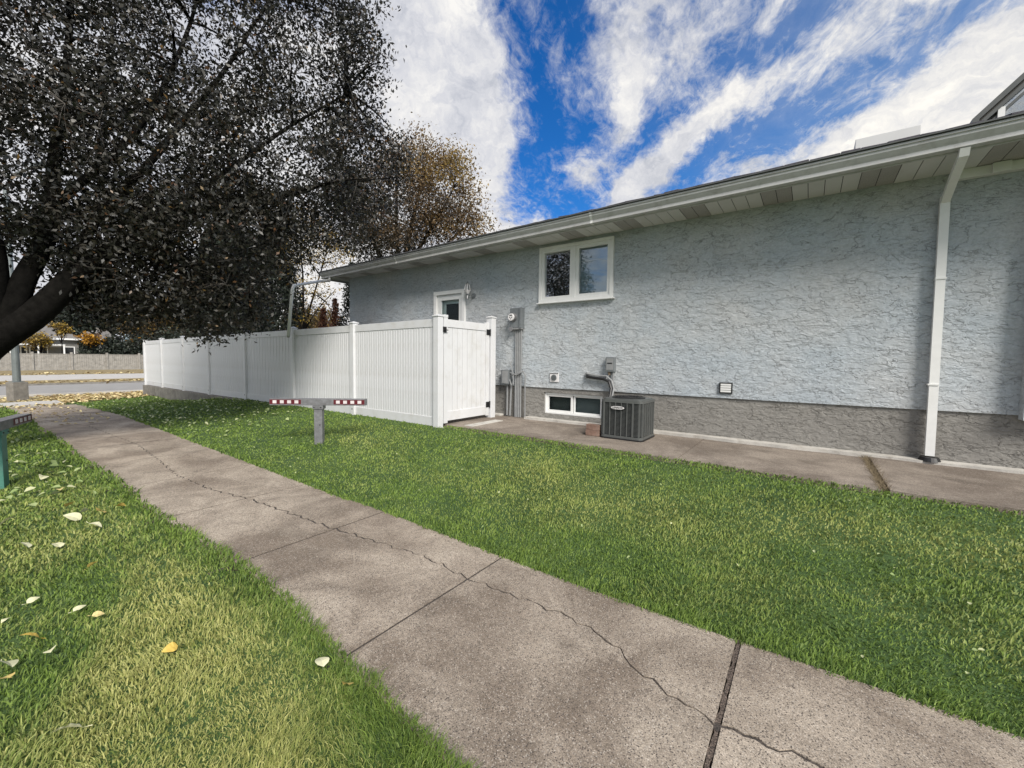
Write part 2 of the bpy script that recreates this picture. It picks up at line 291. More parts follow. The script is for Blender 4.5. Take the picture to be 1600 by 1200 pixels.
# ------------------------------------------------------------------ helpers
def link(name, me, m, parent=None):
    o = bpy.data.objects.new(name, me); C.objects.link(o)
    if m: me.materials.clear(); me.materials.append(MAT[m] if isinstance(m, str) else m)
    if parent: o.parent = parent
    return o
def thing(name, label, cat, loc=(0, 0, 0), rz=0, group=None):
    o = bpy.data.objects.new(name, None); C.objects.link(o); o.location = loc; o.rotation_euler = (0, 0, rz); o.empty_display_size = .2
    o['label'] = label; o['category'] = cat
    if group: o['group'] = group
    return o
def tag(o, label, cat, group=None, kind=None):
    o['label'] = label
    if cat: o['category'] = cat
    if group: o['group'] = group
    if kind: o['kind'] = kind
    return o
def struct(o): o['kind'] = 'structure'; return o
class MB:
    def __init__(s): s.bm = bmesh.new()
    def box(s, x0, x1, y0, y1, z0, z1, bev=0, rot=None):
        r = bmesh.ops.create_cube(s.bm, size=1); vs = r['verts']
        for v in vs: v.co = Vector(((x0 + x1) / 2 + v.co.x * (x1 - x0), (y0 + y1) / 2 + v.co.y * (y1 - y0), (z0 + z1) / 2 + v.co.z * (z1 - z0)))
        if rot: bmesh.ops.transform(s.bm, matrix=rot, verts=vs)
        if bev:
            es = list({e for v in vs for e in v.link_edges})
            bmesh.ops.bevel(s.bm, geom=es, offset=bev, segments=2, affect='EDGES', profile=.6)
        return s
    def prism(s, pts, z0, z1, axis='z'):
        def P(a, b, c): return (a, b, c) if axis == 'z' else ((a, c, b) if axis == 'y' else (c, a, b))
        a = [s.bm.verts.new(P(p[0], p[1], z0)) for p in pts]; b = [s.bm.verts.new(P(p[0], p[1], z1)) for p in pts]
        s.bm.faces.new(a[::-1]); s.bm.faces.new(b); n = len(pts)
        for i in range(n): s.bm.faces.new((a[i], a[(i + 1) % n], b[(i + 1) % n], b[i]))
        return s
    def tube(s, pts, r, seg=8, cap=True, flat=None):
        pts = [Vector(p) for p in pts]; n = len(pts)
        rs = r if isinstance(r, (list, tuple)) else [r] * n
        rings = []; up = None
        for i, p in enumerate(pts):
            t = (pts[min(i + 1, n - 1)] - pts[max(i - 1, 0)]).normalized()
            if up is None:
                up = Vector((1, 0, 0)) if abs(t.x) < .9 else Vector((0, 1, 0))
            a = (up - t * up.dot(t)).normalized(); up = a; b = t.cross(a)
            k = 1.
            if 0 < i < n - 1:
                c = (pts[i] - pts[i - 1]).normalized().dot((pts[i + 1] - pts[i]).normalized()); k = 1 / max(.6, math.sqrt((1 + c) / 2))
            ring = []
            for j in range(seg):
                th = 2 * math.pi * (j + (.5 if flat else 0)) / seg
                ca, sa = math.cos(th), math.sin(th)
                if flat: ca *= 1.414 * flat[0]; sa *= 1.414 * flat[1]
                else: ca *= rs[i]; sa *= rs[i]
                ring.append(s.bm.verts.new(p + a * ca * (1 if n < 3 else 1) + b * sa * k))
            rings.append(ring)
        for i in range(n - 1):
            for j in range(seg):
                s.bm.faces.new((rings[i][j], rings[i][(j + 1) % seg], rings[i + 1][(j + 1) % seg], rings[i + 1][j]))
        if cap: s.bm.faces.new(rings[0][::-1]); s.bm.faces.new(rings[-1])
        return s
    def cyl(s, c, r1, r2, h, seg=20, axis='z'):
        m = Matrix.Translation(c)
        if axis == 'y': m = m @ Matrix.Rotation(rad(90), 4, 'X')
        if axis == 'x': m = m @ Matrix.Rotation(rad(90), 4, 'Y')
        bmesh.ops.create_cone(s.bm, cap_ends=True, segments=seg, radius1=r1, radius2=r2, depth=h, matrix=m); return s
    def build(s, name, m, parent=None, smooth=False, link_=True):
        bmesh.ops.recalc_face_normals(s.bm, faces=s.bm.faces)
        me = bpy.data.meshes.new(name); s.bm.to_mesh(me); s.bm.free()
        if smooth:
            for p in me.polygons: p.use_smooth = True
        return link(name, me, m, parent)
def npmesh(name, V, F, m, parent=None, attrs=None, smooth=False):
    me = bpy.data.meshes.new(name); k = F.shape[1]
    me.vertices.add(len(V)); me.vertices.foreach_set('co', V.astype(np.float32).ravel())
    me.loops.add(F.size); me.loops.foreach_set('vertex_index', F.astype(np.int32).ravel())
    me.polygons.add(len(F)); me.polygons.foreach_set('loop_start', np.arange(0, F.size, k, dtype=np.int32))
    me.update(calc_edges=True)
    for a, v in (attrs or {}).items():
        at = me.attributes.new(a, 'FLOAT', 'POINT'); at.data.foreach_set('value', v.astype(np.float32))
    if smooth: me.polygons.foreach_set('use_smooth', [True] * len(F))
    return link(name, me, m, parent)
def part(name, me, m, parent, loc=(0, 0, 0)):
    o = bpy.data.objects.new(name, me); C.objects.link(o); o.parent = parent; o.location = loc
    return o

# ------------------------------------------------------------------ terrain
def sst(a, b, x): t = np.clip((x - a) / (b - a), 0, 1); return t * t * (3 - 2 * t)
def tz(x, y):
    x = np.asarray(x, float); y = np.asarray(y, float)
    base = -.35 - .35 * np.clip((-14 - x) / 12., 0, 1)
    f = np.clip((x + 27.) / 14., 0, 1)
    f = np.where(x > -13, 1., f)
    rise = .35 * f * (.35 * sst(2.55, 5.25, y) + .65 * np.clip((y - 2.6) / 2.65, 0, 1))
    f2 = np.where(y > 5.3, 1, 0)
    z = base + rise
    dip = -.22 * np.exp(-((x + 17.5) / 2.) ** 2) * np.exp(-((y - 5.1) / .5) ** 2)
    return z + dip + .0
def vn(x, y, s, seed=0):        # cheap smooth noise
    r = np.random.default_rng(seed); out = 0
    for k in range(7):
        a = r.uniform(0, 6.28); ph = r.uniform(0, 6.28); fq = s * r.uniform(.6, 1.9)
        out = out + np.sin((x * math.cos(a) + y * math.sin(a)) * fq + ph + 1.3 * np.sin((x * math.sin(a) - y * math.cos(a)) * fq * .7 + ph * 2))
    return out / 7.
WR, WL = 2.56, 1.24           # sidewalk edges (y)
def wright(x): return np.where(x < -4, WR + .02 * np.clip(-4 - x, 0, 30), WR + .03 * np.sin(x * 1.3))
def wleft(x): return WL - .05 * np.clip((x + 3), 0, 2.2) ** 1.5 + .025 * np.sin(x * 1.7 + 1)
xs = np.concatenate([[-420, -200, -120, -90], np.arange(-75, -30, 3.), np.arange(-30, -12, .6), np.arange(-12, 6, .15), [6, 8, 12, 25, 60, 150, 300]])
ys = np.concatenate([[-300, -120, -50, -20, -10, -6], np.arange(-4, 8, .12), [8, 10, 14, 25, 60, 150, 400]])
X, Y = np.meshgrid(xs, ys, indexing='ij'); Z = tz(X, Y) - .012 + .012 * vn(X, Y, 2.2, 3)
inside = (Y > WL - .0) & (Y < WR + .0) & (X > -21) & (X < 5); Z = np.where(inside, tz(X, Y) - .07, Z)
inside2 = (Y > 5.2) & (X > -5.4); Z = np.where(inside2, -.06, Z)
V = np.stack([X, Y, Z], -1).reshape(-1, 3); ny = len(ys)
i, j = np.meshgrid(np.arange(len(xs) - 1), np.arange(ny - 1), indexing='ij'); q = (i * ny + j).ravel()
F = np.stack([q, q + ny, q + ny + 1, q + 1], -1)
g = npmesh('ground', V, F, 'soil', smooth=True); struct(g); g['label'] = 'grassy ground that falls from the house to the street'

# sidewalk: slabs with true joints, each split along the wandering crack
walk = bpy.data.objects.new('sidewalk', None); C.objects.link(walk); struct(walk); walk['label'] = 'cracked brown grey concrete sidewalk crossing the lawn'
crack = [(-14.2, 1.95), (-13.06, 1.89), (-9.33, 2.0), (-7.67, 1.88), (-6.6, 1.78), (-5.56, 1.82), (-4.87, 1.94), (-4.27, 1.99), (-3.45, 2.05), (-2.81, 2.13), (-2.41, 2.18), (-1.87, 2.14), (-1.52, 2.16), (-1.2, 2.18), (-.93, 2.15), (-.75, 2.07), (-.62, 1.99), (-.48, 1.94), (-.25, 1.90), (-.11, 1.91), (.12, 1.93), (.5, 1.86), (.9, 1.95), (1.6, 2.0), (2.6, 1.9)]
cxs = np.array([p[0] for p in crack]); cys = np.array([p[1] for p in crack])
def cracky(x):
    r = np.interp(x, cxs, cys); return r + .012 * math.sin(x * 31) + .01 * math.sin(x * 57 + 1) + .006 * math.sin(x * 131)
joints = [-20.5, -17.5, -15.9, -14.3, -12.7, -11.1, -9.55, -8.0, -6.43, -4.92, -3.42, -1.89, -.25, 1.3, 2.8, 4.4]
for k in range(len(joints) - 1):
    a, b = joints[k], joints[k + 1]; w = .006 if a < -10 else (.012 if abs(joints[k + 1] + .25) > .01 else .02)
    ja = .014 if abs(a + .25) < .01 else .009
    jb = .014 if abs(b + .25) < .01 else .009
    a += ja; b -= jb; n = max(6, int((b - a) / .04)); X_ = np.linspace(a, b, n)
    dz = rng.uniform(.0, .0025)
    hasc = -13.5 < a < 2.5
    def slab(lo, hi):
        bm = MB(); top = []
        zt = lambda x: float(-.35 - .35 * np.clip((-14 - x) / 12., 0, 1))
        vs = [(x, lo(x), zt(x) + dz) for x in X_] + [(x, hi(x), zt(x) + dz) for x in X_[::-1]]
        t_ = [bm.bm.verts.new(v) for v in vs]; u_ = [bm.bm.verts.new((v[0], v[1], v[2] - .12)) for v in vs]
        bm.bm.faces.new(t_); L_ = len(vs)
        for q_ in range(L_): bm.bm.faces.new((t_[q_], u_[q_], u_[(q_ + 1) % L_], t_[(q_ + 1) % L_]))
        return bm.build('slab', 'walk', walk)
    wid = lambda x: .0036 + .0026 * abs(math.sin(x * 9)) + .0022 * max(0, math.sin(x * 43)) + (.003 if -5.8 < x < -3 else 0) + (.003 if x > -.25 else 0)
    if hasc:
        slab(lambda x: float(wleft(x)), lambda x: cracky(x) - wid(x)); slab(lambda x: cracky(x) + wid(x), lambda x: float(wright(x)))
    else: slab(lambda x: float(wleft(x)), lambda x: float(wright(x)))
# stained strip of the wide joint
bm = MB(); Y_ = np.linspace(1.1, 2.57, 60)
q_ = [(-.261 - .004 * math.sin(y * 37) - .003 * math.sin(y * 91), y) for y in Y_] + [(-.239 + .004 * math.sin(y * 29) + .003 * math.sin(y * 77), y) for y in Y_[::-1]]
bm.prism(q_, -.47, -.3545).build('joint_filler', 'jointgravel', walk)
for jx in joints[1:]:
    if abs(jx + .25) > .01 and jx > -13.5: MB().box(jx - .012, jx + .012, 1.08, 2.6, -.47, -.3502 - .0035 * min(1, 2.2 / abs(jx) ) * (jx > -5)).build('joint_filler', 'jointdirt', walk)
for x0_, x1_, z_ in ((-13.4, -5.0, -.3504), (-5.0, -2.8, -.3515), (-2.8, -1.2, -.3525), (-1.2, 2.6, -.3542)):
    X_ = np.linspace(x0_, x1_, 160); bm = MB()
    bm.prism([(x, cracky(x) - .02) for x in X_] + [(x, cracky(x) + .02) for x in X_[::-1]], -.47, z_).build('crack_filler', 'jointdirt', walk)

# walk along the house
hw = bpy.data.objects.new('house_walk', None); C.objects.link(hw); struct(hw); hw['label'] = 'brown grey concrete walk along the foot of the house wall'
hj = [-16., -13, -10, -7.2, -5.1, -2.94, -1.28, .645, 3.0, 5.5]
for k in range(len(hj) - 1):
    a, b = hj[k] + .006, hj[k + 1] - .006
    if abs(a - .651) < .01: a += .02
    if abs(b - .639) < .01: b -= .02
    e = lambda x: 5.33 - .035 * max(0, x + 3) ** 1.0 + .012 * math.sin(x * 5)
    n = 10; X_ = np.linspace(a, b, n); yl = (lambda x: 5.32) if b < -5.05 else e
    if b < -5: a0 = 5.36; yl = lambda x: 5.36
    zt = .0 + (.014 if a > .5 else 0) + rng.uniform(-.003, .003)
    bm = MB(); bm.prism([(x, yl(x)) for x in X_] + [(b, 7.035), (a, 7.035)], -.12, zt); bm.build('slab', 'housewalk', hw)
bm = MB(); X_ = np.linspace(-4.62, 4, 40)
bm.prism([(x, 6.89 + .018 * math.sin(x * 3.1) + .01 * math.sin(x * 9)) for x in X_] + [(4, 7.062), (-4.62, 7.062)], .0, .045)
bm.build('pale_strip', 'curbstrip', hw)
MB().box(-5.9, -5.25, 6.92, 7.062, .0, .04, .01).build('pale_strip', 'curbstrip', hw)
MB().box(-4.97, -4.78, 5.5, 6.4, -.02, .012, .004).build('pale_patch', 'curbstrip', hw)

# street across the left end, running away behind the fence line
def sheet(name, x0, x1, z, m, label, y0=-200, y1=200):
    o = MB().box(x0, x1, y0, y1, z - .12, z).build(name, m); struct(o); o['label'] = label; return o
sheet('road', -37.1, -27.9, -.70 + .004, 'asphalt', 'pale asphalt street across the left end of the lawn')
sheet('kerb', -27.9, -27.7, -.60, 'roadcon', 'low concrete kerb on the near side of the street')
sheet('kerb', -37.3, -37.1, -.60, 'concrete_old', 'low concrete kerb on the far side of the street')
sheet('verge', -42.0, -37.3, -.615, 'drygrass', 'strip of dry grass between the far kerb and the pavement')
sheet('pavement', -52.0, -42.0, -.60, 'roadcon', 'pale pavement beyond the street')
sheet('verge', -66.6, -52.0, -.612, 'drygrass', 'dry grass in front of the grey board fence')
sheet('cross_walk', -22.4, -20.9, -.51, 'roadcon', 'pale leaf covered crossing walk at the far end of the sidewalk', -12, 2.6)

# ------------------------------------------------------------------ house
H = thing('house', 'long single storey house with grey blue stucco wall and cream eaves', 'house', (0, 7.04, 0))
def hp(mb, name, m, parent=None, **kw):
    o = mb.build(name, m, parent or H, **kw)
    if (parent or H) is H: o.matrix_parent_inverse = Matrix.Translation((0, -7.04, 0))
    return o
def wallholes(x0, x1, z0, z1, yf, yb, holes):
    bm = MB(); xb = sorted({x0, x1, *[h[0] for h in holes], *[h[1] for h in holes]}); zb = sorted({z0, z1, *[h[2] for h in holes], *[h[3] for h in holes]})
    vd = {}
    def v(x, y, z):
        k = (round(x, 4), round(y, 4), round(z, 4))
        if k not in vd: vd[k] = bm.bm.verts.new(k)
        return vd[k]
    def cell(i, j):
        cx, cz = (xb[i] + xb[i + 1]) / 2, (zb[j] + zb[j + 1]) / 2
        return not any(h[0] < cx < h[1] and h[2] < cz < h[3] for h in holes)
    for i in range(len(xb) - 1):
        for j in range(len(zb) - 1):
            if not cell(i, j): continue
            a, b, c, d = xb[i], xb[i + 1], zb[j], zb[j + 1]
            bm.bm.faces.new((v(a, yf, c), v(b, yf, c), v(b, yf, d), v(a, yf, d)))
            bm.bm.faces.new((v(a, yb, c), v(a, yb, d), v(b, yb, d), v(b, yb, c)))
            if i == 0 or not cell(i - 1, j): bm.bm.faces.new((v(a, yf, c), v(a, yf, d), v(a, yb, d), v(a, yb, c)))
            if i == len(xb) - 2 or not cell(i + 1, j): bm.bm.faces.new((v(b, yf, c), v(b, yb, c), v(b, yb, d), v(b, yf, d)))
            if j == 0 or not cell(i, j - 1): bm.bm.faces.new((v(a, yf, c), v(a, yb, c), v(b, yb, c), v(b, yf, c)))
            if j == len(zb) - 2 or not cell(i, j + 1): bm.bm.faces.new((v(a, yf, d), v(b, yf, d), v(b, yb, d), v(a, yb, d)))
    return bm
SZ = 3.44
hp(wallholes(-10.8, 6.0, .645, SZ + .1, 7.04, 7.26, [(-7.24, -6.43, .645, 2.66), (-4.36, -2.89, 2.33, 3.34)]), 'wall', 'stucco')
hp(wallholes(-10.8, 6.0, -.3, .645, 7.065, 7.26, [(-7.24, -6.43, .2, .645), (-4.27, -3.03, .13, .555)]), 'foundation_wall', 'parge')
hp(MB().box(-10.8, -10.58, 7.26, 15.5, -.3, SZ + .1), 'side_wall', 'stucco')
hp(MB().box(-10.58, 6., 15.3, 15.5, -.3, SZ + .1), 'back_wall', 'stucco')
hp(MB().box(1.92, 4.6, 6.90, 7.038, .60, SZ), 'wall_bay', 'stucco')
hp(MB().box(-10.5, 6, 7.62, 7.64, -.2, SZ), 'inner_wall', 'dark')
# eaves (the gutter line runs a hair askew to the wall)
def gy(x): return 6.165 - .0276 * (x - 1.5)
XL, XR = -11.42, 6.0
def skew(pr, x0, x1, z0=None):        # extrude profile (dy from gutter line, z) along x
    bm = MB(); a = [bm.bm.verts.new((x0, gy(x0) + p[0], p[1])) for p in pr]; b = [bm.bm.verts.new((x1, gy(x1) + p[0], p[1])) for p in pr]; n = len(pr)
    bm.bm.faces.new(a); bm.bm.faces.new(b[::-1])
    for i in range(n): bm.bm.faces.new((a[i], b[i], b[(i + 1) % n], a[(i + 1) % n]))
    return bm
prof = [(-.004, 3.578), (-.022, 3.574), (-.024, 3.552), (-.010, 3.546), (-.008, 3.52), (.016, 3.485), (.034, 3.462), (.036, 3.438), (.024, 3.434), (.024, 3.418), (.040, 3.412), (.11, 3.412), (.11, 3.56), (.095, 3.56), (.095, 3.43), (.05, 3.43), (.012, 3.52), (.0, 3.56)]
hp(skew([(-.045, 3.583), (.03, 3.583), (.03, 3.594), (-.045, 3.594)], XL, XR), 'drip_edge', 'acbody')
prev = XL
for k, xj in enumerate([-8.02, -2.98, 6.0]):
    hp(skew(prof, prev + .001, xj - .001), 'gutter', 'gutter')
    if k < 2: hp(skew([(p[0] - (.004 if q < 11 else 0), p[1] - (.003 if 7 < q < 12 else -.003)) for q, p in enumerate(prof)], xj - .02, xj + .02), 'gutter_seam', 'white')
    prev = xj
hp(skew([(.112, 3.40), (.14, 3.40), (.14, 3.60), (.112, 3.60)], XL, XR), 'fascia', 'gutter')
hp(MB().box(XL, XL + .03, gy(XL) + .145, 15.9, 3.40, 3.60), 'fascia', 'gutter')
# soffit strips
sof = hp(MB().box(-11.3, -10.83, 7.06, 15.6, SZ - .004, SZ + .006), 'soffit', 'soffit')
w = 1.033 / 6; k = 0; x = .4 - 12 * 1.033
mesh_cache = {}
strips = []
while x < XR - w:
    if x > XL - .02:
        dark = (k % 6) in (0, 1)
        bm = MB(); g0 = gy(x) + .142; dz = 0.003 if dark else 0
        bm.box(x + .004, x + w - .004, g0, 7.036, SZ - .006 + dz, SZ + .004)
        o = hp(bm, 'soffit_panel', 'vented' if dark else 'soffit')
        if dark: o['label'] = 'perforated vent panel of the eave'
    x += w; k += 1
hp(skew([(.1425, SZ + .006), (.87, SZ + .006), (.87, SZ + .02), (.1425, SZ + .02)], -11.4, 6), 'soffit_backing', 'dark')
# roof
def roofpt(x, y, dz=0): return (x, y, 3.585 + (y - 6.25) * .333 + dz)
bm = MB(); b = bm.bm
e0 = [(-11.48, gy(-11.48) - .02, 3.60), (6.3, gy(6.3) - .02, 3.60), (6.3, 16.1, 3.60), (-11.48, 16.1, 3.60)]
r0, r1 = (-6.6, 11.2, 5.24), (6.3, 11.2, 5.24)
vt = [b.verts.new(p) for p in e0] + [b.verts.new(r0), b.verts.new(r1)]
vb = [b.verts.new((p[0], p[1], p[2] - .025)) for p in e0]
for f in ((0, 1, 5, 4), (1, 2, 5), (2, 3, 4, 5), (3, 0, 4)): b.faces.new([vt[i] for i in f])
for i in range(4): b.faces.new((vt[i], vb[i], vb[(i + 1) % 4], vt[(i + 1) % 4]))
b.faces.new(vb[::-1])
roof = hp(bm, 'roof', 'shingle')
x = XL
while x < 6.2:
    wd = rng.uniform(.14, .32); h = rng.uniform(.006, .016) + (.010 * rng.random() if x > -3 else 0)
    bm = MB(); y0 = gy(x) - .035 - rng.uniform(0, .012); a = rng.uniform(-.004, .006)
    v8 = []
    for (xx, yy) in ((x, y0), (x + wd - .01, y0), (x + wd - .01, y0 + .3), (x, y0 + .3)):
        zz = 3.596 + (yy - y0) * .33 + (a if xx > x + .1 else -a); v8.append((xx, yy, zz))
    lo = [bm.bm.verts.new(v) for v in v8]; hi = [bm.bm.verts.new((v[0], v[1], v[2] + h)) for v in v8]
    bm.bm.faces.new(lo[::-1]); bm.bm.faces.new(hi)
    for i in range(4): bm.bm.faces.new((lo[i], lo[(i + 1) % 4], hi[(i + 1) % 4], hi[i]))
    o = bm.build('shingle', 'shingle', roof); x += wd
# chimney chase on the roof
hp(MB().box(.5, 1.37, 10., 10.7, 4.5, 5.29, .01), 'chimney', 'chimney')
# glazed gable on the upper roof
gab = hp(MB().prism([(1.82, 4.3), (1.82, 4.76), (3.62, 6.62), (5.4, 4.76), (5.4, 4.3)], 9.06, 11.5, 'y'), 'gable', 'farwall')
for off, th, y0 in ((0, .07, 8.93), (.10, .05, 8.97), (.19, .035, 9.0)):
    s = (6.62 - 4.76) / (3.62 - 1.82); dn = math.hypot(1, s)
    P = lambda o_: [(1.76 + o_, 4.45), (1.76 + o_, 4.76 - o_ * .3), (3.62, 6.68 - o_ * dn)]
    a, c = P(off), P(off + th)
    hp(MB().prism([a[0], a[1], a[2], c[2], c[1], c[0]], y0, 9.062, 'y'), 'barge_board', 'acbody')
    m_ = [(7.24 - p[0], p[1]) for p in a]; n_ = [(7.24 - p[0], p[1]) for p in c]
    hp(MB().prism([m_[0], m_[1], m_[2], n_[2], n_[1], n_[0]], y0, 9.062, 'y'), 'barge_board', 'acbody')
hp(MB().prism([(2.03, 4.5), (2.03, 4.86), (3.62, 6.35), (5.2, 4.86), (5.2, 4.5)], 9.03, 9.045, 'y'), 'gable_glass', 'glass')
hp(MB().box(2.02, 2.09, 8.985, 9.03, 4.4, 4.86), 'mullion', 'white')
hp(MB().box(2.66, 2.72, 8.985, 9.03, 4.4, 5.4), 'mullion', 'white')
# frieze board near the right end
hp(MB().box(1.29, 1.915, 6.955, 7.038, 3.33, 3.432, .004), 'frieze_board', 'white')
hp(MB().box(1.55, 1.69, 6.91, 6.953, 3.325, 3.43, .004), 'frieze_block', 'white')
# downspouts
dsp = hp(MB().tube([(1.19, gy(1.2) + .06, 3.415), (1.19, gy(1.2) + .08, 3.36), (1.195, 6.62, 3.24), (1.20, 6.97, 3.10)], 0, 4, flat=(.038, .03)), 'downspout', 'white')
o = MB().tube([(1.20, 6.975, 3.16), (1.225, 6.975, .10)], 0, 4, flat=(.042, .034)).build('pipe', 'white', dsp)
for z in (2.2, .95): MB().box(1.162, 1.258, 6.932, 7.03, z, z + .02).build('strap', 'white', dsp)
MB().cyl((1.225, 6.955, .062), .105, .085, .05, 20).build('base_boot', 'black', dsp)
dl = hp(MB().tube([(-11.0, gy(-11) + .06, 3.42), (-11.0, gy(-11) + .04, 3.33), (-10.9, 6.2, 3.24), (-10.2, 5.25, 2.94), (-10.14, 5.13, 2.90), (-10.14, 5.09, 2.80), (-10.32, 5.06, 1.68)], .036, 10), 'downspout', 'white', smooth=True)
dl['label'] = 'white round downpipe that slants from the far eave to the fence'
MB().cyl((-10.322, 5.06, 1.672), .03, .03, .02, 10).build('outlet', 'black', dl)

def ringframe(x0, x1, z0, z1, t, y0, y1, bev=.004):
    bm = MB(); bm.box(x0, x1, y0, y1, z1 - t, z1, bev); bm.box(x0, x1, y0, y1, z0, z0 + t, bev)
    bm.box(x0, x0 + t, y0 + .001, y1 - .001, z0 + t, z1 - t); bm.box(x1 - t, x1, y0 + .001, y1 - .001, z0 + t, z1 - t); return bm
# kitchen window
fr = hp(ringframe(-4.385, -2.865, 2.305, 3.365, .055, 6.985, 7.12), 'window', 'white'); fr['label'] = 'white framed two pane slider window high on the wall'
ringframe(-4.33, -3.66, 2.36, 3.31, .055, 7.0, 7.09).build('sash', 'white', fr)
ringframe(-3.60, -2.92, 2.36, 3.31, .06, 7.01, 7.10).build('sash', 'white', fr)
MB().box(-3.66, -3.60, 6.995, 7.11, 2.36, 3.31, .003).build('mullion', 'white', fr)
MB().box(-4.42, -2.83, 6.955, 7.04, 2.285, 2.303, .003).build('sill', 'white', fr)
MB().box(-4.275, -3.715, 7.045, 7.05, 2.415, 3.255).build('pane', 'glass', fr)
MB().box(-3.54, -2.98, 7.05, 7.055, 2.42, 3.25).build('pane', 'glass_mid', fr)
MB().box(-4.33, -3.64, 7.14, 7.15, 2.36, 3.31).build('backing', 'dark', fr)
MB().box(-3.60, -2.92, 7.12, 7.13, 2.36, 3.02).build('blind', 'blind', fr)
MB().box(-3.60, -2.92, 7.10, 7.118, 3.02, 3.035).build('blind_rail', 'white', fr)
MB().box(-3.60, -2.92, 7.14, 7.15, 3.035, 3.31).build('backing', 'blind', fr)
# basement window
bf = hp(ringframe(-4.265, -3.035, .135, .55, .035, 7.10, 7.19), 'window', 'white'); bf['label'] = 'white framed basement window with two panes beside the air conditioner'
ringframe(-4.23, -3.66, .17, .515, .04, 7.12, 7.17).build('sash', 'white', bf)
ringframe(-3.645, -3.07, .17, .515, .03, 7.135, 7.18).build('sash', 'white', bf)
MB().box(-4.19, -3.70, 7.145, 7.15, .21, .475).build('pane', 'glass_dim', bf)
MB().box(-3.615, -3.10, 7.155, 7.16, .2, .485).build('pane', 'glass_dim', bf)
for k in range(14):
    z = .2 + k * .02
    MB().box(-3.62, -3.09, 7.205, 7.215, z, z + .015).build('blind_slat', 'slatblind', bf)
for k in range(14):
    z = .2 + k * .02
    MB().box(-4.20, -3.69, 7.225, 7.235, z, z + .012).build('blind_slat', 'acbody', bf)
# side door behind the fence
dr = hp(ringframe(-7.32, -6.34, .2, 2.76, .085, 6.985, 7.08), 'door', 'white'); dr['label'] = 'white side door whose top shows above the fence'
ringframe(-7.235, -6.425, .25, 2.67, .12, 7.03, 7.10).build('storm_frame', 'white', dr)
MB().box(-7.235, -6.425, 7.14, 7.18, .25, 2.67).build('leaf', 'white', dr)
ringframe(-7.06, -6.55, 1.6, 2.50, .03, 7.11, 7.14).build('window_frame', 'white', dr)
MB().box(-7.03, -6.58, 7.125, 7.138, 1.63, 2.47).build('backing', 'dark', dr)
MB().box(-7.11, -6.55, 7.06, 7.065, .4, 2.54).build('pane', 'glass_dim', dr)

# ------------------------------------------------------------------ things on the wall
t = thing('wall_lamp', 'small grey coach lamp on the wall beside the side door', 'lamp', (-6.15, 7.04, 2.55))
MB().cyl((.05, -.015, .04), .055, .05, .028, 18, 'y').build('wall_plate', 'greymetal', t, smooth=False)
MB().tube([(.05, -.03, .04), (.03, -.09, -.0), (-.0, -.13, .02), (-.02, -.14, .06)], .010, 8).build('arm', 'greymetal', t)
MB().cyl((-.02, -.14, .105), .03, .075, .07, 16).build('bowl', 'white_plastic', t)
cg = MB()
for k in range(6):
    a = k * math.pi / 3; cg.tube([(-.02 + .072 * math.cos(a), -.14 + .072 * math.sin(a), .14), (-.02 + .06 * math.cos(a), -.14 + .06 * math.sin(a), .22), (-.02 + .022 * math.cos(a), -.14 + .022 * math.sin(a), .30)], .005, 5)
cg.build('cage', 'white_plastic', t)
MB().cyl((-.02, -.14, .21), .035, .02, .14, 12).build('glass_globe', 'greymetal', t)
MB().cyl((-.02, -.14, .315), .035, .005, .05, 12).build('finial', 'greymetal', t)
MB().cyl((-.02, -.14, .0), .012, .012, .07, 10).build('drop', 'white_plastic', t)

t = thing('electric_meter', 'grey electric meter with round glass dial on the stucco wall', 'electric meter', (-4.92, 7.04, 1.84))
MB().box(-.12, .13, -.10, .0, .0, .40, .006).build('meter_box', 'greymetal', t)
MB().box(.134, .175, -.13, .0, -.01, .40, .004).build('side_trough', 'greymetal', t)
MB().cyl((-.03, -.135, .21), .088, .08, .07, 28, 'y').build('meter_ring', 'galv', t)
d_ = MB().cyl((-.03, -.18, .21), .072, .07, .03, 28, 'y').build('dial', 'white_plastic', t)
MB().box(-.06, .0, -.1985, -.196, .235, .255).build('display', 'black', d_)
for xx, zz in ((-.055, .205), (-.005, .205), (-.03, .175)): MB().cyl((xx, -.197, zz), .011, .011, .004, 10, 'y').build('register', 'black', d_)
MB().cyl((-.085, -.10, -.03), .05, .045, .06, 18, 'y').build('gas_regulator', 'galv', t)
MB().box(-.1, .17, -.11, -.02, -.035, -.005, .004).build('bottom_bar', 'conduit', t)
for x0, x1, r in ((.005, .01, .02), (.05, .05, .018), (.09, .09, .018), (.13, .135, .016)):
    MB().tube([(x0, -.05, -.03), (x1, -.05, -1.0), (x1, -.05, -1.83)], r, 8).build('conduit', 'conduit', t)
t = thing('junction_box', 'small grey junction box with pipes below the electric meter', 'electric box', (-5.13, 7.04, .66))
MB().box(-.10, .10, -.13, -.0, .02, .32, .008).build('box', 'greymetal', t)
MB().box(-.075, .08, -.136, -.131, .04, .30, .003).build('cover', 'conduit', t)
for x0, x1 in ((.02, .015), (.12, .09)): MB().tube([(x0, -.06, .05), (x1, -.06, -.63)], .02, 8).build('conduit', 'conduit', t)
MB().tube([(.10, -.07, .2), (.2, -.09, .22), (.32, -.09, .27), (.42, -.08, .3), (.47, -.07, .22), (.46, -.06, .05), (.46, -.05, -.64)], .013, 8).build('cable', 'conduit', t)
MB().tube([(.1, -.1, .12), (.17, -.13, .0), (.22, -.13, .02), (.2, -.11, .22), (.12, -.1, .45), (.13, -.08, .5)], .011, 6).build('cable', 'conduit', t)
MB().tube([(.12, -.1, .26), (.28, -.12, .22), (.44, -.1, .3)], .012, 6).build('cable', 'conduit', t)

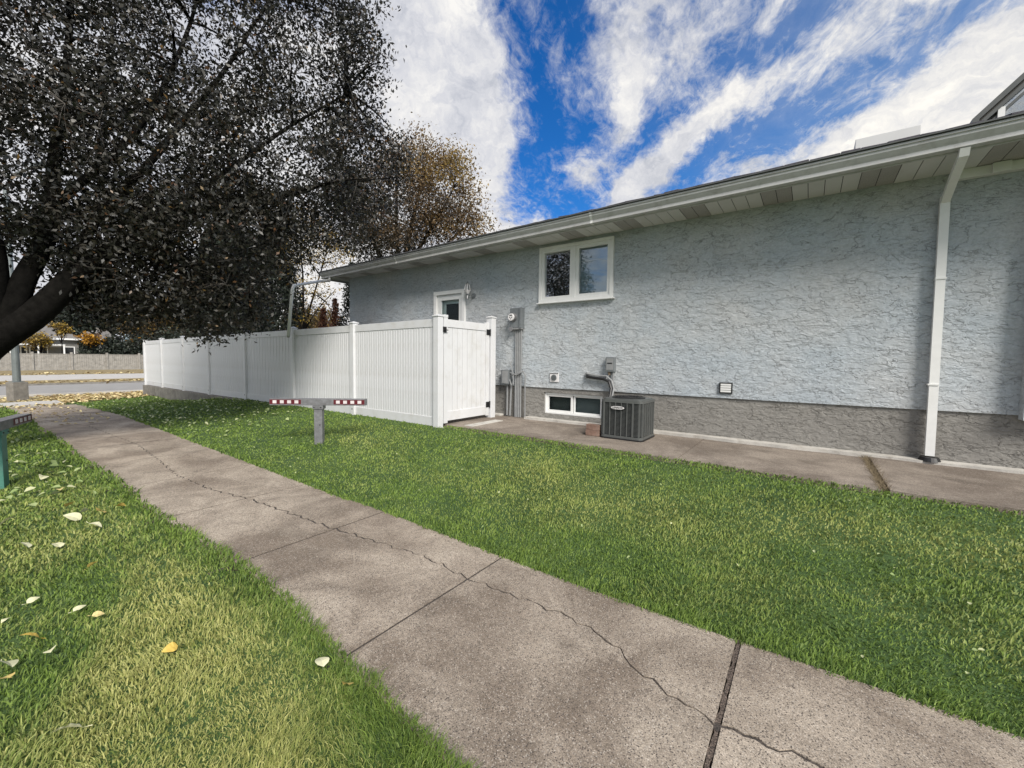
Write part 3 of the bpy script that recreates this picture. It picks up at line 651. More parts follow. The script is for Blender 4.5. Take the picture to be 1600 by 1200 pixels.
t = thing('round_vent', 'square white vent with round dark grille above the basement window', 'vent', (-4.02, 7.04, .77))
MB().box(-.095, .095, -.025, 0, 0, .175, .004).build('plate', 'white_plastic', t)
MB().cyl((0, -.032, .083), .06, .058, .016, 24, 'y').build('grille', 'greymetal', t)
gr_ = MB()
for k in range(5): gr_.box(-.05, .05, -.046, -.041, .045 + k * .018, .05 + k * .018)
gr_.build('grille_bars', 'acbody', t)
MB().box(-.095, .095, -.034, -.026, .162, .172).build('lip', 'black', t)
t = thing('louvered_vent', 'white louvered exhaust vent low on the right part of the wall', 'vent', (-1.02, 7.04, .72))
ringframe(-.09, .09, 0, .165, .012, -.03, 0).build('frame', 'black', t)
MB().box(-.078, .078, -.012, -.002, .012, .153).build('backing', 'greymetal', t)
for k in range(4): MB().box(-.072, .072, -.026, -.013, .018 + k * .034, .018 + k * .034 + .026, rot=None).build('louver', 'white', t)

t = thing('disconnect_box', 'grey disconnect box on the wall above the air conditioner', 'electric box', (-2.855, 7.04, 1.0))
MB().box(-.085, .075, -.09, 0, 0, .26, .006).build('box', 'greymetal', t)
MB().box(-.07, .06, -.096, -.091, .03, .235, .003).build('cover', 'conduit', t)
MB().box(-.05, .04, -.1, -.0965, .14, .16).build('label_strip', 'black', t)
MB().cyl((-.03, -.045, -.03), .024, .024, .06, 12).build('fitting', 'copper', t)
MB().tube([(.045, -.045, .0), (.045, -.045, -.5)], .014, 8).build('conduit', 'conduit', t)
MB().tube([(-.03, -.045, -.05), (-.07, -.07, -.13), (-.14, -.08, -.17)], .014, 8).build('whip', 'conduit', t)
t = thing('refrigerant_line', 'black insulated pipe curving from the wall down to the air conditioner', 'pipe', (-3.33, 7.04, .9))
MB().tube([(.0, .0, .02), (.03, -.07, .0), (.2, -.08, -.02), (.36, -.08, -.03), (.46, -.08, -.08), (.51, -.10, -.2), (.51, -.16, -.36)], .026, 10).build('insulation', 'black', t)
MB().tube([(.0, .0, .06), (.02, -.05, .05), (.2, -.06, .025), (.40, -.06, .02), (.50, -.06, -.06), (.55, -.08, -.2), (.55, -.16, -.36)], .016, 8).build('line', 'conduit', t)
MB().cyl((.0, -.01, .03), .06, .03, .05, 14, 'y').build('sealant', 'conduit', t)

# ------------------------------------------------------------------ air conditioner
ac = thing('air_conditioner', 'dark grey louvered air conditioner unit standing by the basement window', 'air conditioner', (-2.29, 6.36, 0))
def rrect(hx, hy, r, n=5):
    P = []
    for cx, cy, a0 in ((hx - r, hy - r, 0), (-hx + r, hy - r, 90), (-hx + r, -hy + r, 180), (hx - r, -hy + r, 270)):
        for k in range(n): a = rad(a0 + 90 * k / (n - 1)); P.append((cx + r * math.cos(a), cy + r * math.sin(a)))
    return P
AX, AY, AH = .33, .33, .615
MB().prism(rrect(AX + .012, AY + .012, .08), 0, .02).build('pad', 'black', ac)
MB().prism(rrect(AX, AY, .07), .02, .055).build('base', 'acbody', ac)
MB().prism(rrect(AX - .03, AY - .03, .06), .055, .56).build('coil', 'acdark', ac)
top = MB().prism(rrect(AX, AY, .07), .56, .60).build('top_cap', 'acbody', ac)
MB().prism(rrect(AX - .03, AY - .03, .06), .60, AH).build('top_step', 'acbody', top)
fg = MB().cyl((0, 0, AH + .002), .25, .25, .008, 32).build('fan_opening', 'acdark', top)
bm = MB()
for r in (.06, .11, .16, .21, .25):
    P = [(r * math.cos(2 * math.pi * k / 28), r * math.sin(2 * math.pi * k / 28), AH + .018) for k in range(29)]; bm.tube(P, .004, 4)
for k in range(6): a = k * math.pi / 3; bm.tube([(0.02 * math.cos(a), .02 * math.sin(a), AH + .02), (.26 * math.cos(a), .26 * math.sin(a), AH + .014)], .004, 4)
bm.build('fan_grille', 'black', top)
def rail(xa, ya, w, d): return MB().box(xa - w / 2, xa + w / 2, ya - d / 2, ya + d / 2, .055, .56, .003)
for xx in (-.27, -.175, -.085, .005, .095, .185): rail(xx, -AY + .012, .026 if xx in (-.27, .185) else .012, .024).build('rail', 'acbody', ac)
rail(.278, -AY + .026, .024, .024).build('rail', 'acbody', ac)
for yy in (-.27, -.17, -.07, .03, .13, .24): rail(AX - .012, yy, .024, .022).build('rail', 'acbody', ac); rail(-AX + .012, yy, .024, .022).build('rail', 'acbody', ac)
for xx in (-.27, -.1, .1, .27): rail(xx, AY - .012, .016, .024).build('rail', 'acbody', ac)
k = 0; z = .07
while z < .55:
    bm = MB(); P = rrect(AX - .012, AY - .012, .065); bm.prism(P, z, z + .006)
    o = bm.build('louver_ring', 'acbody', ac); z += .018
bdg = MB().prism([(.075 * math.cos(a) * 1.0 + (.03 if math.cos(a) > 0 else -.03), .024 * math.sin(a)) for a in np.linspace(0, 2 * math.pi, 24, endpoint=False)], -AY - .016, -AY + .001, 'y')
bdg = bdg.build('badge', 'white_plastic', ac); bdg.location = (-.045, 0, .485)
MB().prism([(.083 * math.cos(a) + (.03 if math.cos(a) > 0 else -.03), .031 * math.sin(a)) for a in np.linspace(0, 2 * math.pi, 24, endpoint=False)], -AY - .010, -AY + .0012, 'y').build('badge_rim', 'black', bdg)
fc = bpy.data.curves.new('badge_text', 'FONT'); fc.body = 'LENNOX'; fc.size = .040; fc.align_x = 'CENTER'; fc.align_y = 'CENTER'; fc.extrude = .0008; fc.offset = .0006; fc.shear = .25
fo = bpy.data.objects.new('badge_text', fc); C.objects.link(fo); dg = bpy.context.evaluated_depsgraph_get()
me = bpy.data.meshes.new_from_object(fo.evaluated_get(dg)); bpy.data.objects.remove(fo)
o = link('badge_lettering', me, 'black', bdg); o.rotation_euler = (rad(90), 0, 0); o.location = (0, -AY - .0175, 0)
grp = 'bricks stacked beside the air conditioner'
for k in range(2):
    o = MB().box(-.115, .115, -.05, .05, 0, .088, .006).build('brick', 'brick'); o.location = (-2.755 + .004 * k, 6.10 + .01 * k, .001 + .09 * k); o.rotation_euler = (0, 0, .05 - .08 * k)
    tag(o, ['lower brick of the small stack beside the air conditioner', 'upper brick of the small stack beside the air conditioner'][k], 'brick', grp)

# ------------------------------------------------------------------ white vinyl fence and gate
vf = thing('vinyl_fence', 'long white vinyl privacy fence running from the house to the street', 'fence', (-5.34, 5.21, 0))
PX = [-5.34, -7.85, -10.35, -12.85, -15.30, -17.60, -19.90, -22.02]
def fy(x): return 5.21 - .14 * np.clip((-10 - x) / 5., 0, 1)
def ftop(x): return 1.93 - .0092 * np.clip(-5.34 - x, 0, 20)
def post(x, y, zb, zt, parent, ox, oy, w=.064):
    p = MB().box(x - w - ox, x + w - ox, y - w - oy, y + w - oy, zb, zt, .006).build('post', 'vinyl', parent)
    b = MB(); b.box(x - w - .012 - ox, x + w + .012 - ox, y - w - .012 - oy, y + w + .012 - oy, zt, zt + .022, .004)
    q = w + .004; vv = [b.bm.verts.new((x + i * q - ox, y + j * q - oy, zt + .022)) for i, j in ((-1, -1), (1, -1), (1, 1), (-1, 1))]; a = b.bm.verts.new((x - ox, y - oy, zt + .05))
    for i in range(4): b.bm.faces.new((vv[i], vv[(i + 1) % 4], a))
    b.build('post_cap', 'vinyl', p); return p
FO = (-5.34, 5.21)
for k, x in enumerate(PX):
    zb = float(tz(x, fy(x))) - .05 if x > -13 else -.045
    p = post(x, float(fy(x)), zb, float(ftop(x)), vf, *FO)
    if k: MB().box(x - .012 - FO[0], x + .012 - FO[0], float(fy(x)) - .0665 - FO[1], float(fy(x)) - .064 - FO[1], .09, .125).build('bracket_mark', 'black', p)
bcache = {}
for k in range(7):
    xa, xb = PX[k] - .064, PX[k + 1] + .064; ya, yb = float(fy(xa)), float(fy(xb)); L_ = xa - xb
    zt = lambda x: float(ftop(x)) - .035
    def rl(z0a, z0b, h, d=.022):
        bm = MB(); P = [(xa, ya, z0a), (xb, yb, z0b)]
        a = [bm.bm.verts.new((P[0][0] - FO[0], P[0][1] + s * d - FO[1], P[0][2] + e)) for s, e in ((-1, 0), (1, 0), (1, h), (-1, h))]
        b_ = [bm.bm.verts.new((P[1][0] - FO[0], P[1][1] + s * d - FO[1], P[1][2] + e)) for s, e in ((-1, 0), (1, 0), (1, h), (-1, h))]
        bm.bm.faces.new(a); bm.bm.faces.new(b_[::-1])
        for i in range(4): bm.bm.faces.new((a[i], b_[i], b_[(i + 1) % 4], a[(i + 1) % 4]))
        bmesh.ops.bevel(bm.bm, geom=list(bm.bm.edges), offset=.003, segments=1, affect='EDGES')
        return bm.build('rail', 'vinyl', vf)
    rl(zt(xa) - .14, zt(xb) - .14, .14); rl(-.02, -.02, .17)
    n = 16; bw = L_ / n
    z0, z1 = .14, zt(xb) - .12
    for j in range(n):
        xc = xa - (j + .5) * bw; yc = float(fy(xc)); key = (k,)
        if key not in bcache:
            bm = MB(); h = bw / 2 - .004
            prof_ = [(-h, -.007), (-h + .006, -.013), (-.006, -.013), (-.001, -.006), (.001, -.006), (.006, -.013), (h - .006, -.013), (h, -.007), (h, .011), (-h, .011)]
            bm.prism(prof_, z0, z1)
            bmesh.ops.recalc_face_normals(bm.bm, faces=bm.bm.faces); me = bpy.data.meshes.new('board'); bm.bm.to_mesh(me); bm.bm.free(); me.materials.append(MAT['vinyl']); bcache[key] = me
        part('board', bcache[key], None, vf, (xc - FO[0], yc - FO[1], 0))
# concrete footing under the far end
bm = MB(); P = [(-13.0, 5.17), (-22.12, 5.17)]
bm.prism([(-12.75 - FO[0], -.03), (-22.12 - FO[0], -.035), (-22.12 - FO[0], -.75), (-18 - FO[0], -.75), (-12.75 - FO[0], -.3)], 4.97 - FO[1], 5.25 - FO[1], 'y')
bm.build('footing', 'concrete_old', vf)

gt = thing('fence_gate', 'white vinyl gate with black hinges between the fence and the house', 'gate', (-5.32, 5.3, 0))
def gb(x0, x1, y0, y1, z0, z1, name, m, par=None, bev=.004): return MB().box(x0, x1, y0, y1, z0, z1, bev).build(name, m, par or gt)
gb(-.03, .03, .005, .10, .03, 1.93, 'stile', 'vinyl'); gb(-.034, .034, .0, .105, 1.93, 1.975, 'stile_cap', 'vinyl')
gb(-.03, .03, 1.19, 1.285, .05, 1.93, 'stile', 'vinyl')
gb(-.026, .026, .102, 1.188, 1.76, 1.90, 'rail', 'vinyl'); gb(-.026, .026, .102, 1.188, .07, .24, 'rail', 'vinyl')
bw = 1.086 / 8
for j in range(8): gb(-.012, .013, .102 + j * bw + .004, .102 + (j + 1) * bw - .004, .235, 1.765, 'board', 'vinyl')
for z in (1.68, .22):
    h_ = gb(.031, .04, 1.19, 1.40, z, z + .11, 'hinge', 'black', bev=.002)
    MB().cyl((.045, 1.295, z + .055), .012, .012, .13, 10).build('hinge_pin', 'black', h_)
h_ = gb(.031, .05, -.04, .05, 1.66, 1.76, 'latch', 'black', bev=.002)
MB().tube([(.05, .0, 1.70), (.075, .0, 1.70), (.075, .06, 1.70)], .008, 6).build('latch_handle', 'black', h_)
gp = thing('gate_post', 'white vinyl post with black hinges beside the electric meter', 'post', (-5.32, 6.68, 0))
post(0, 0, -.02, 2.03, gp, 0, 0, .07)

# ------------------------------------------------------------------ T shaped barriers
def barrier(name, label, loc, rz, L, postmat, ph):
    t = thing(name, label, 'barrier', loc, rz, 'steel T barriers beside the sidewalk')
    MB().box(-.065, .065, -.05, .05, -.1, ph - .07, .006).build('post', postmat, t)
    MB().box(-.085, .085, -.065, .065, ph - .075, ph - .015, .006).build('bracket', postmat, t)
    bar = MB().box(-L / 2, L / 2, -.065, .065, ph - .014, ph + .092, .004).build('crossbar', 'galv', t)
    for s in (-1, 1):
        MB().box(min(s * (L / 2 - .005), s * (L / 2 - .50)), max(s * (L / 2 - .005), s * (L / 2 - .50)), -.0675, -.0655, ph + .005, ph + .08).build('tape_strip', 'red', bar)
        for k in range(4):
            xc = s * (L / 2 - .085 - k * .115); MB().box(xc - .03, xc + .03, -.0705, -.068, ph + .018, ph + .068).build('reflector', 'tape', bar)
    for zz in (.3, ph - .045):
        for xx in ((.03,) if zz == .3 else (-.055, .055)): MB().cyl((xx, -.053 if zz == .3 else -.068, zz), .009, .009, .008, 8, 'y').build('bolt', 'black', t)
    return t
bx, by = -6.52, 3.67
barrier('barrier', 'grey T shaped steel barrier with red and white tape in front of the fence', (bx, by, float(tz(bx, by))), rad(38.5), 1.52, 'galv', .635)
barrier('barrier', 'T shaped steel barrier on a green post at the left edge', (-7.55, .40, float(tz(-7.55, .4))), rad(158), 1.40, 'greenpaint', .68)

# ------------------------------------------------------------------ street lamp
lx, ly = -25.3, 1.9; lz = float(tz(lx, ly))
t = thing('street_lamp', 'tall grey lamp pole on a square concrete base by the street', 'street lamp', (lx, ly, lz), rad(20))
MB().box(-.22, .22, -.22, .22, -.1, .74, .02).build('base', 'concrete_old', t)
MB().box(-.16, .16, -.16, .16, .74, .77, .005).build('base_plate', 'lampgrey', t)
MB().tube([(0, 0, .75), (0, 0, 8.2)], [.115, .07], 16).build('pole', 'lampgrey', t)
MB().box(-.03, .03, -.14, -.10, 2.0, 2.2, .004).build('hatch', 'white_plastic', t)
MB().tube([(0, 0, 8.1), (.5, 0, 8.6), (1.8, 0, 8.8)], .05, 8).build('arm', 'lampgrey', t)
MB().box(1.7, 2.4, -.12, .12, 8.72, 8.86, .03).build('lamp_head', 'lampgrey', t)

# ------------------------------------------------------------------ far board fence and houses
bf2 = thing('board_fence', 'weathered grey board fence with taller posts beyond the street', 'fence', (-66.8, 10, -.62))
gap = 2.87; yp = 6.16 - 20 * gap
while yp < 60:
    MB().box(-.05, .13, yp - 10 - .1, yp - 10 + .1, 0, 1.98, .01).build('post', 'board', bf2) if -30 < yp < 40 else None
    bm = MB()
    for k in range(15):
        a = yp - 10 + .1 + k * (gap - .2) / 15; bm.box(.0 + rng.uniform(-.008, .008), .03, a + .006, a + (gap - .2) / 15 - .006, .08, 1.74)
    o = bm.build('boards', 'board', bf2); o['kind'] = 'stuff'
    MB().box(-.02, .06, yp - 10 + .1, yp - 10 + gap - .1, 1.742, 1.80).build('top_rail', 'board', bf2); MB().box(.031, .06, yp - 10 + .1, yp - 10 + gap - .1, .0, .12).build('kick_board', 'board', bf2)
    yp += gap

def farhouse(x, y0, y1, hgt, rh, wins, label, m='farwall', porch=False):
    t = thing('house', label, 'house', (x, (y0 + y1) / 2, -.7)); c = (y0 + y1) / 2; a, b = y0 - c, y1 - c
    MB().box(-8, 0, a, b, 0, hgt).build('wall', m, t)
    r = MB().prism([(a - .5, hgt - .1), (b + .5, hgt - .1), (b + .5, hgt + .05), (b - (b - a) * .32, hgt + rh), (a + (b - a) * .32, hgt + rh), (a - .5, hgt + .05)], -8.5, .6, 'x').build('roof', 'farroof', t)
    MB().box(.6, .68, a - .5, b + .5, hgt - .12, hgt + .1).build('fascia', 'white', t)
    for (u, v, z0, z1) in wins:
        u -= c; v -= c
        w_ = MB(); 
        for q in ((u, v, z1 - .1, z1), (u, v, z0, z0 + .1), (u, u + .1, z0 + .1, z1 - .1), (v - .1, v, z0 + .1, z1 - .1)): w_.box(.005, .09, *q)
        w_ = w_.build('window', 'white', t)
        MB().box(.004, .03, u + .1, v - .1, z0 + .1, z1 - .1).build('pane', 'dark', w_)
    if porch:
        MB().box(.3, 2.2, a + .5, b - 1.6, hgt - .95, hgt - .8).build('porch_beam', 'white', t)
        for yy in np.linspace(a + .6, b - 1.8, 5): MB().box(2.0, 2.16, yy, yy + .16, 0, hgt - .95).build('porch_post', 'white', t)
    return t
farhouse(-86, .5, 12.4, 3.95, 2.6, [(6.9, 7.5, 1.5, 2.8), (7.7, 8.6, 1.5, 2.8), (8.8, 9.4, 1.5, 2.8), (10.9, 12.0, .6, 2.9), (2, 3.6, 1.4, 2.8), (4.4, 5.8, 1.4, 2.8)], 'grey house with white trimmed windows behind the board fence at the left', porch=True)
farhouse(-84, 13.6, 15.6, 4.0, 1.4, [(14.2, 14.9, 1.4, 2.8)], 'narrow grey house end with white corner trim beyond the board fence')
farhouse(-98, -14, -3, 4.2, 2.4, [(-12, -10, 1.4, 2.8), (-7, -5, 1.4, 2.8)], 'grey house farther left behind the board fence')

# ------------------------------------------------------------------ trees
def leaves(name, P, size, m, parent, spread_rnd=None, asp=.5, droop=.5, attr=None, r=None):
    r = r or rng; n = len(P)
    u = r.normal(size=(n, 3)); u[:, 2] -= droop; u /= np.linalg.norm(u, axis=1)[:, None]
    v = r.normal(size=(n, 3)); v -= (v * u).sum(1)[:, None] * u; v /= np.linalg.norm(v, axis=1)[:, None]
    w_ = np.cross(u, v); L_ = size * r.uniform(.6, 1.25, n)[:, None]; Wd = L_ * asp * r.uniform(.7, 1.2, n)[:, None]
    V = np.stack([P, P + u * L_ * .45 + v * Wd * .5 + w_ * L_ * .08, P + u * L_, P + u * L_ * .45 - v * Wd * .5 + w_ * L_ * .08], 1).reshape(-1, 3)
    F = np.arange(4 * n).reshape(n, 4); a = r.random(n) if attr is None else attr
    return npmesh(name, V, F, m, parent, {'rnd': np.repeat(a, 4)})
def tubes(name, segs, m, parent, k=4):
    """segs: list of (points array, r0, r1)"""
    VV = []; FF = []; off = 0
    for P, r0, r1 in segs:
        P = np.asarray(P, float); n = len(P); T = np.gradient(P, axis=0); T /= np.linalg.norm(T, axis=1)[:, None] + 1e-9
        up = np.array([.3, .8, .1]); A = np.cross(T, up); A /= np.linalg.norm(A, axis=1)[:, None] + 1e-9; B = np.cross(T, A)
        R_ = np.linspace(r0, r1, n)[:, None, None]; th = np.linspace(0, 2 * math.pi, k, endpoint=False)
        ring = P[:, None, :] + R_ * (np.cos(th)[None, :, None] * A[:, None, :] + np.sin(th)[None, :, None] * B[:, None, :])
        VV.append(ring.reshape(-1, 3)); i, j = np.meshgrid(np.arange(n - 1), np.arange(k), indexing='ij'); a = off + i * k + j; b = off + i * k + (j + 1) % k
        FF.append(np.stack([a, b, b + k, a + k], -1).reshape(-1, 4)); off += n * k
    return npmesh(name, np.concatenate(VV), np.concatenate(FF), m, parent, smooth=True)
def bez(a, b, sag, n=6, r=rng):
    t = np.linspace(0, 1, n)[:, None]; m_ = (a + b) / 2 + np.array([0, 0, sag]) + r.normal(size=3) * np.linalg.norm(b - a) * .10
    return (1 - t) ** 2 * a + 2 * t * (1 - t) * m_ + t ** 2 * b
def chaikin(P, n=2):
    P = np.asarray(P, float)
    for _ in range(n):
        Q = [P[0]]
        for i in range(len(P) - 1): Q += [P[i] * .75 + P[i + 1] * .25, P[i] * .25 + P[i + 1] * .75]
        Q.append(P[-1]); P = np.array(Q)
    return P
def wob(P, a, r):
    t = np.linspace(0, 1, len(P))[:, None]; o = 0
    for k in (2, 4, 7): o = o + np.sin(t * k * 3.1 + r.uniform(0, 6, 3)) * r.uniform(-1, 1, 3) * .55 * min(a, .16) / k ** .5
    return P + o * np.clip(t * 4, 0, 1)
def build_tree(name, label, limbs, blobs, nclus, nper, lsize, mleaf, group=None, cluster_r=.16, subs=60, axis=(.81, .58), dens=1., asp=.5, droop=.5, barkmat='bark', attrfn=None, seed=1, twigs=True, floor=None):
    r = np.random.default_rng(seed); base = np.array(limbs[0][0][0], float)
    t = thing(name, label, 'tree', tuple(base), 0, group)
    limbs = [(wob(chaikin(P), a, r), a, b) for P, a, b in limbs]
    tr = tubes('trunk', [(P - base, a, b) for P, a, b in limbs[:1]], barkmat, t, 10)
    if len(limbs) > 1: tubes('limb', [(P - base, a, b) for P, a, b in limbs[1:]], barkmat, t, 9)
    nodes = np.concatenate([P[len(P) // 3:] for P, a, b in limbs])
    B_ = np.array(blobs, float); vol = B_[:, 3] * B_[:, 4] * B_[:, 5]; pr = vol ** .8 * np.where(lsize < .085, np.where(B_[:, 2] < 3.4, 1.8, np.where(B_[:, 2] > 5, .78, 1.)), 1.); pr /= pr.sum()
    u = np.array([axis[0], axis[1], 0]); w_ = np.array([-axis[1], axis[0], 0])
    def samp(n, shell):
        i = r.choice(len(B_), n, p=pr); d = r.normal(size=(n, 3)); d /= np.linalg.norm(d, axis=1)[:, None]; q = r.random(n) ** (1 / 3.) if not shell else r.uniform(.35, 1, n) ** .6
        d *= q[:, None]; b = B_[i]
        return b[:, :3] + d[:, :1] * b[:, 3:4] * u + d[:, 1:2] * b[:, 4:5] * w_ + d[:, 2:] * b[:, 5:6] * np.array([0, 0, 1])
    segs = []; subc = samp(subs, False); sn = []
    for c in subc:
        j = np.argmin(((nodes - c) ** 2).sum(1) * r.uniform(.5, 1.6, len(nodes))); P = bez(nodes[j], c, .15, 7, r); segs.append((P - base, .028 if lsize < .2 else .06, .008)); sn.append(P[2:])
    tubes('branches', segs, barkmat, t, 5)['kind'] = 'stuff'
    sn = np.concatenate(sn); cl = samp(nclus, True)
    if twigs:
        segs = []
        for c in cl[:: max(1, nclus // 1800)]:
            j = np.argmin(((sn - c) ** 2).sum(1) * r.uniform(.6, 1.4, len(sn))); segs.append((bez(sn[j], c, .06, 4, r) - base, .006, .002))
        tubes('twigs', segs, 'twig', t, 3)['kind'] = 'stuff'
    P = np.repeat(cl, nper, 0) + r.normal(size=(nclus * nper, 3)) * cluster_r * np.array([1, 1, .8])
    if floor is not None: P = P[P[:, 2] > floor]
    at = None
    if attrfn: at = np.clip(attrfn(P) + r.normal(size=len(P)) * .12, 0, 1)
    leaves('crown', P - base, lsize, mleaf, t, asp=asp, droop=droop, r=r, attr=at)['kind'] = 'stuff'
    return t

# the big dark tree at the left
A_ = [(-10.9, -.35, -.5), (-10.5, -.15, .2), (-10.05, .15, .8), (-9.85, .32, 1.05)]
limbs = [(A_, .34, .22),
         ([(-10.55, -.15, .1), (-9.95, .25, .95), (-9.55, .62, 1.45), (-9.25, .94, 1.85), (-9.11, 1.33, 2.42), (-8.91, 1.89, 3.05), (-8.46, 2.62, 3.54), (-7.87, 3.57, 3.97), (-7.5, 4.3, 4.4)], .27, .03),
         ([(-10.3, .0, .5), (-9.75, .42, 1.2), (-9.45, .75, 1.9), (-9.39, .92, 2.5), (-9.43, 1.06, 3.35), (-9.62, 1.23, 4.4), (-9.86, 1.42, 5.8), (-10.12, 1.73, 7.6)], .20, .02),
         ([(-10.3, .0, .5), (-9.8, .4, 1.1), (-9.5, .55, 1.8), (-9.40, .62, 2.6), (-9.45, .48, 3.5), (-9.7, .2, 5.1), (-10.2, -.3, 7.0)], .19, .02),
         ([(-9.15, 1.2, 2.2), (-8.9, 1.6, 3.4), (-8.6, 2.3, 4.6), (-8.2, 3.1, 6.0), (-7.9, 3.8, 7.6)], .085, .012),
         ([(-8.8, 2.1, 3.2), (-8.3, 2.9, 4.2), (-7.7, 3.8, 5.2), (-7.3, 4.8, 6.2)], .06, .012),
         ([(-9.4, 1.1, 3.3), (-9.0, 2.0, 4.6), (-8.8, 2.6, 6.2), (-8.6, 3.0, 7.8)], .07, .012),
         ([(-8.9, 1.9, 3.0), (-8.8, 2.4, 2.9), (-8.6, 3.0, 2.5), (-8.5, 3.5, 2.0)], .06, .015),
         ([(-9.2, 1.1, 2.0), (-9.35, 1.5, 2.3), (-9.4, 2.0, 2.1), (-9.5, 2.3, 1.8)], .05, .015),
         ([(-9.9, .1, 1.0), (-10.2, -.1, 2.2), (-11.0, -.5, 3.8), (-11.8, -1.0, 5.6)], .18, .04)]
blobs = [(-9.72,1.40,5.93,1.71,1.30,1.50),(-8.72,2.78,6.54,2.16,1.30,1.51),(-7.64,4.18,6.83,1.39,1.25,1.39),(-7.42,4.94,6.48,0.74,0.67,1.36),
(-9.50,1.04,3.99,1.44,1.29,1.24),(-8.82,2.32,4.60,1.99,1.30,1.36),(-7.91,3.71,4.69,1.71,1.30,1.37),(-7.24,4.94,4.75,1.05,0.94,0.99),(-7.01,5.51,5.28,0.51,0.46,0.64),
(-9.43,1.77,3.12,1.26,1.13,0.84),(-8.54,2.91,3.26,1.67,1.30,0.89),(-7.98,3.83,3.62,0.94,0.84,0.70),(-9.40,2.22,2.34,1.22,1.10,0.50),(-8.75,3.02,2.17,1.02,1.05,0.58),
(-8.2,-.8,4.6,1.3,1.0,1.3),(-9.3,-1.8,5.5,1.4,1.2,1.2),(-8.8,-2.6,4.2,1.2,1.,1.),(-9.42,1.95,1.98,0.85,0.6,0.36),(-9.7,1.5,2.1,.5,.4,.3),(-7.49,4.68,3.76,0.62,0.56,0.49),(-11.03,-0.26,4.43,1.57,1.30,1.57),(-9.40,1.78,7.94,2.51,1.30,1.20),
(-7.79,3.95,8.36,1.92,1.30,1.13),(-10.73,-0.17,3.2,1.11,1.00,0.65),(-10.54,0.28,7.02,1.85,1.30,1.48),(-8.81,2.95,1.57,0.25,0.23,0.16),(-9.59,2.16,1.62,0.23,0.20,0.14)]
build_tree('tree', 'big leaning tree with dark dense leaves at the left beside the sidewalk', limbs, blobs, 6300, 25, .080, 'leaf_dark', cluster_r=.135, subs=150, seed=11, floor=1.25)

# brown and gold tree behind the roof
blobs2 = [(-13.6,14.4,10.1,.8,.8,.7),(-12.5,14.9,7.2,.7,.7,.6),(-16.2,13.0,10.6,.9,.9,.7),(-17.2,11.2,9.0,1.1,1.1,.9),(-14.9,13.2,11.1,.5,.5,.5),(-14.05,13.91,8.80,1.76,1.76,2.05),(-15.70,12.69,8.19,2.64,2.64,2.20),(-16.65,11.33,7.42,1.71,1.71,1.71),(-15.35,13.72,10.2,1.50,1.50,1.05),(-12.94,14.64,7.94,0.73,0.73,1.17),(-15.90,11.78,6.29,2.28,2.28,0.86),(-13.75,14.02,7.34,1.47,1.47,1.17)]
limbs2 = [([(-16.1, 12.6, -.2), (-16.1, 12.8, 2.5), (-16.0, 13.0, 5.0)], .3, .2), ([(-16, 13, 4.8), (-15.4, 13.4, 7.5), (-15, 13.9, 10.4)], .17, .03), ([(-16, 12.9, 4.6), (-14.8, 13.6, 6.8), (-13.5, 14.2, 9)], .13, .03),
          ([(-16, 13, 4.5), (-16.6, 12.0, 6.5), (-17.0, 11.0, 8.6)], .13, .03), ([(-16, 13, 5), (-16, 12.9, 8), (-15.8, 12.7, 10)], .12, .03), ([(-16, 12.9, 4.9), (-14.6, 13.8, 6.0), (-13, 14.5, 7.2)], .09, .02)]
build_tree('tree', 'brown and golden autumn tree rising behind the house roof', limbs2, blobs2, 1650, 22, .13, 'leaf_gold', cluster_r=.3, subs=45, seed=5,
           attrfn=lambda P: np.clip(.38 + .2 * (P[:, 0] + 15.2) / 1.2 + .1 * (P[:, 2] - 8.5) + .3 * vn(P[:, 0] + P[:, 2], P[:, 1] - P[:, 2], 1.6, 8), .05, .9))
blobs3 = [(-14.77,8.21,5.30,1.16,1.16,0.81),(-14.66,8.88,4.97,0.84,0.84,0.67),(-15.22,7.85,4.83,0.46,0.46,0.93),(-14.51,8.27,3.68,0.69,0.69,0.46),(-14.28,8.37,2.76,0.58,0.58,0.46),(-14.84,7.96,2.52,0.46,0.46,0.35), (-16.2, 8.2, 4.6, .8, .8, .5), (-15.6, 8.0, 6.1, 1.3, 1.3, .6)]
limbs3 = [([(-15.5, 8.0, -.2), (-15.4, 8.05, 1.4), (-15.3, 8.1, 2.4)], .09, .07), ([(-15.3, 8.1, 2.3), (-14.9, 8.3, 3.6), (-14.5, 8.6, 5.2)], .05, .012), ([(-15.3, 8.1, 2.3), (-15.2, 8.0, 4.0), (-15.3, 8.0, 5.8)], .05, .012), ([(-15.3, 8.1, 2.2), (-14.7, 8.3, 3.0), (-14.1, 8.6, 3.6)], .035, .01), ([(-15.3, 8.1, 1.9), (-15.9, 8.0, 3.2), (-16.3, 8.0, 4.8)], .04, .01)]
build_tree('tree', 'small thin tree with sparse yellow leaves between the conifer and the house', limbs3, blobs3, 300, 14, .085, 'leaf_yellow', cluster_r=.14, subs=36, seed=6)

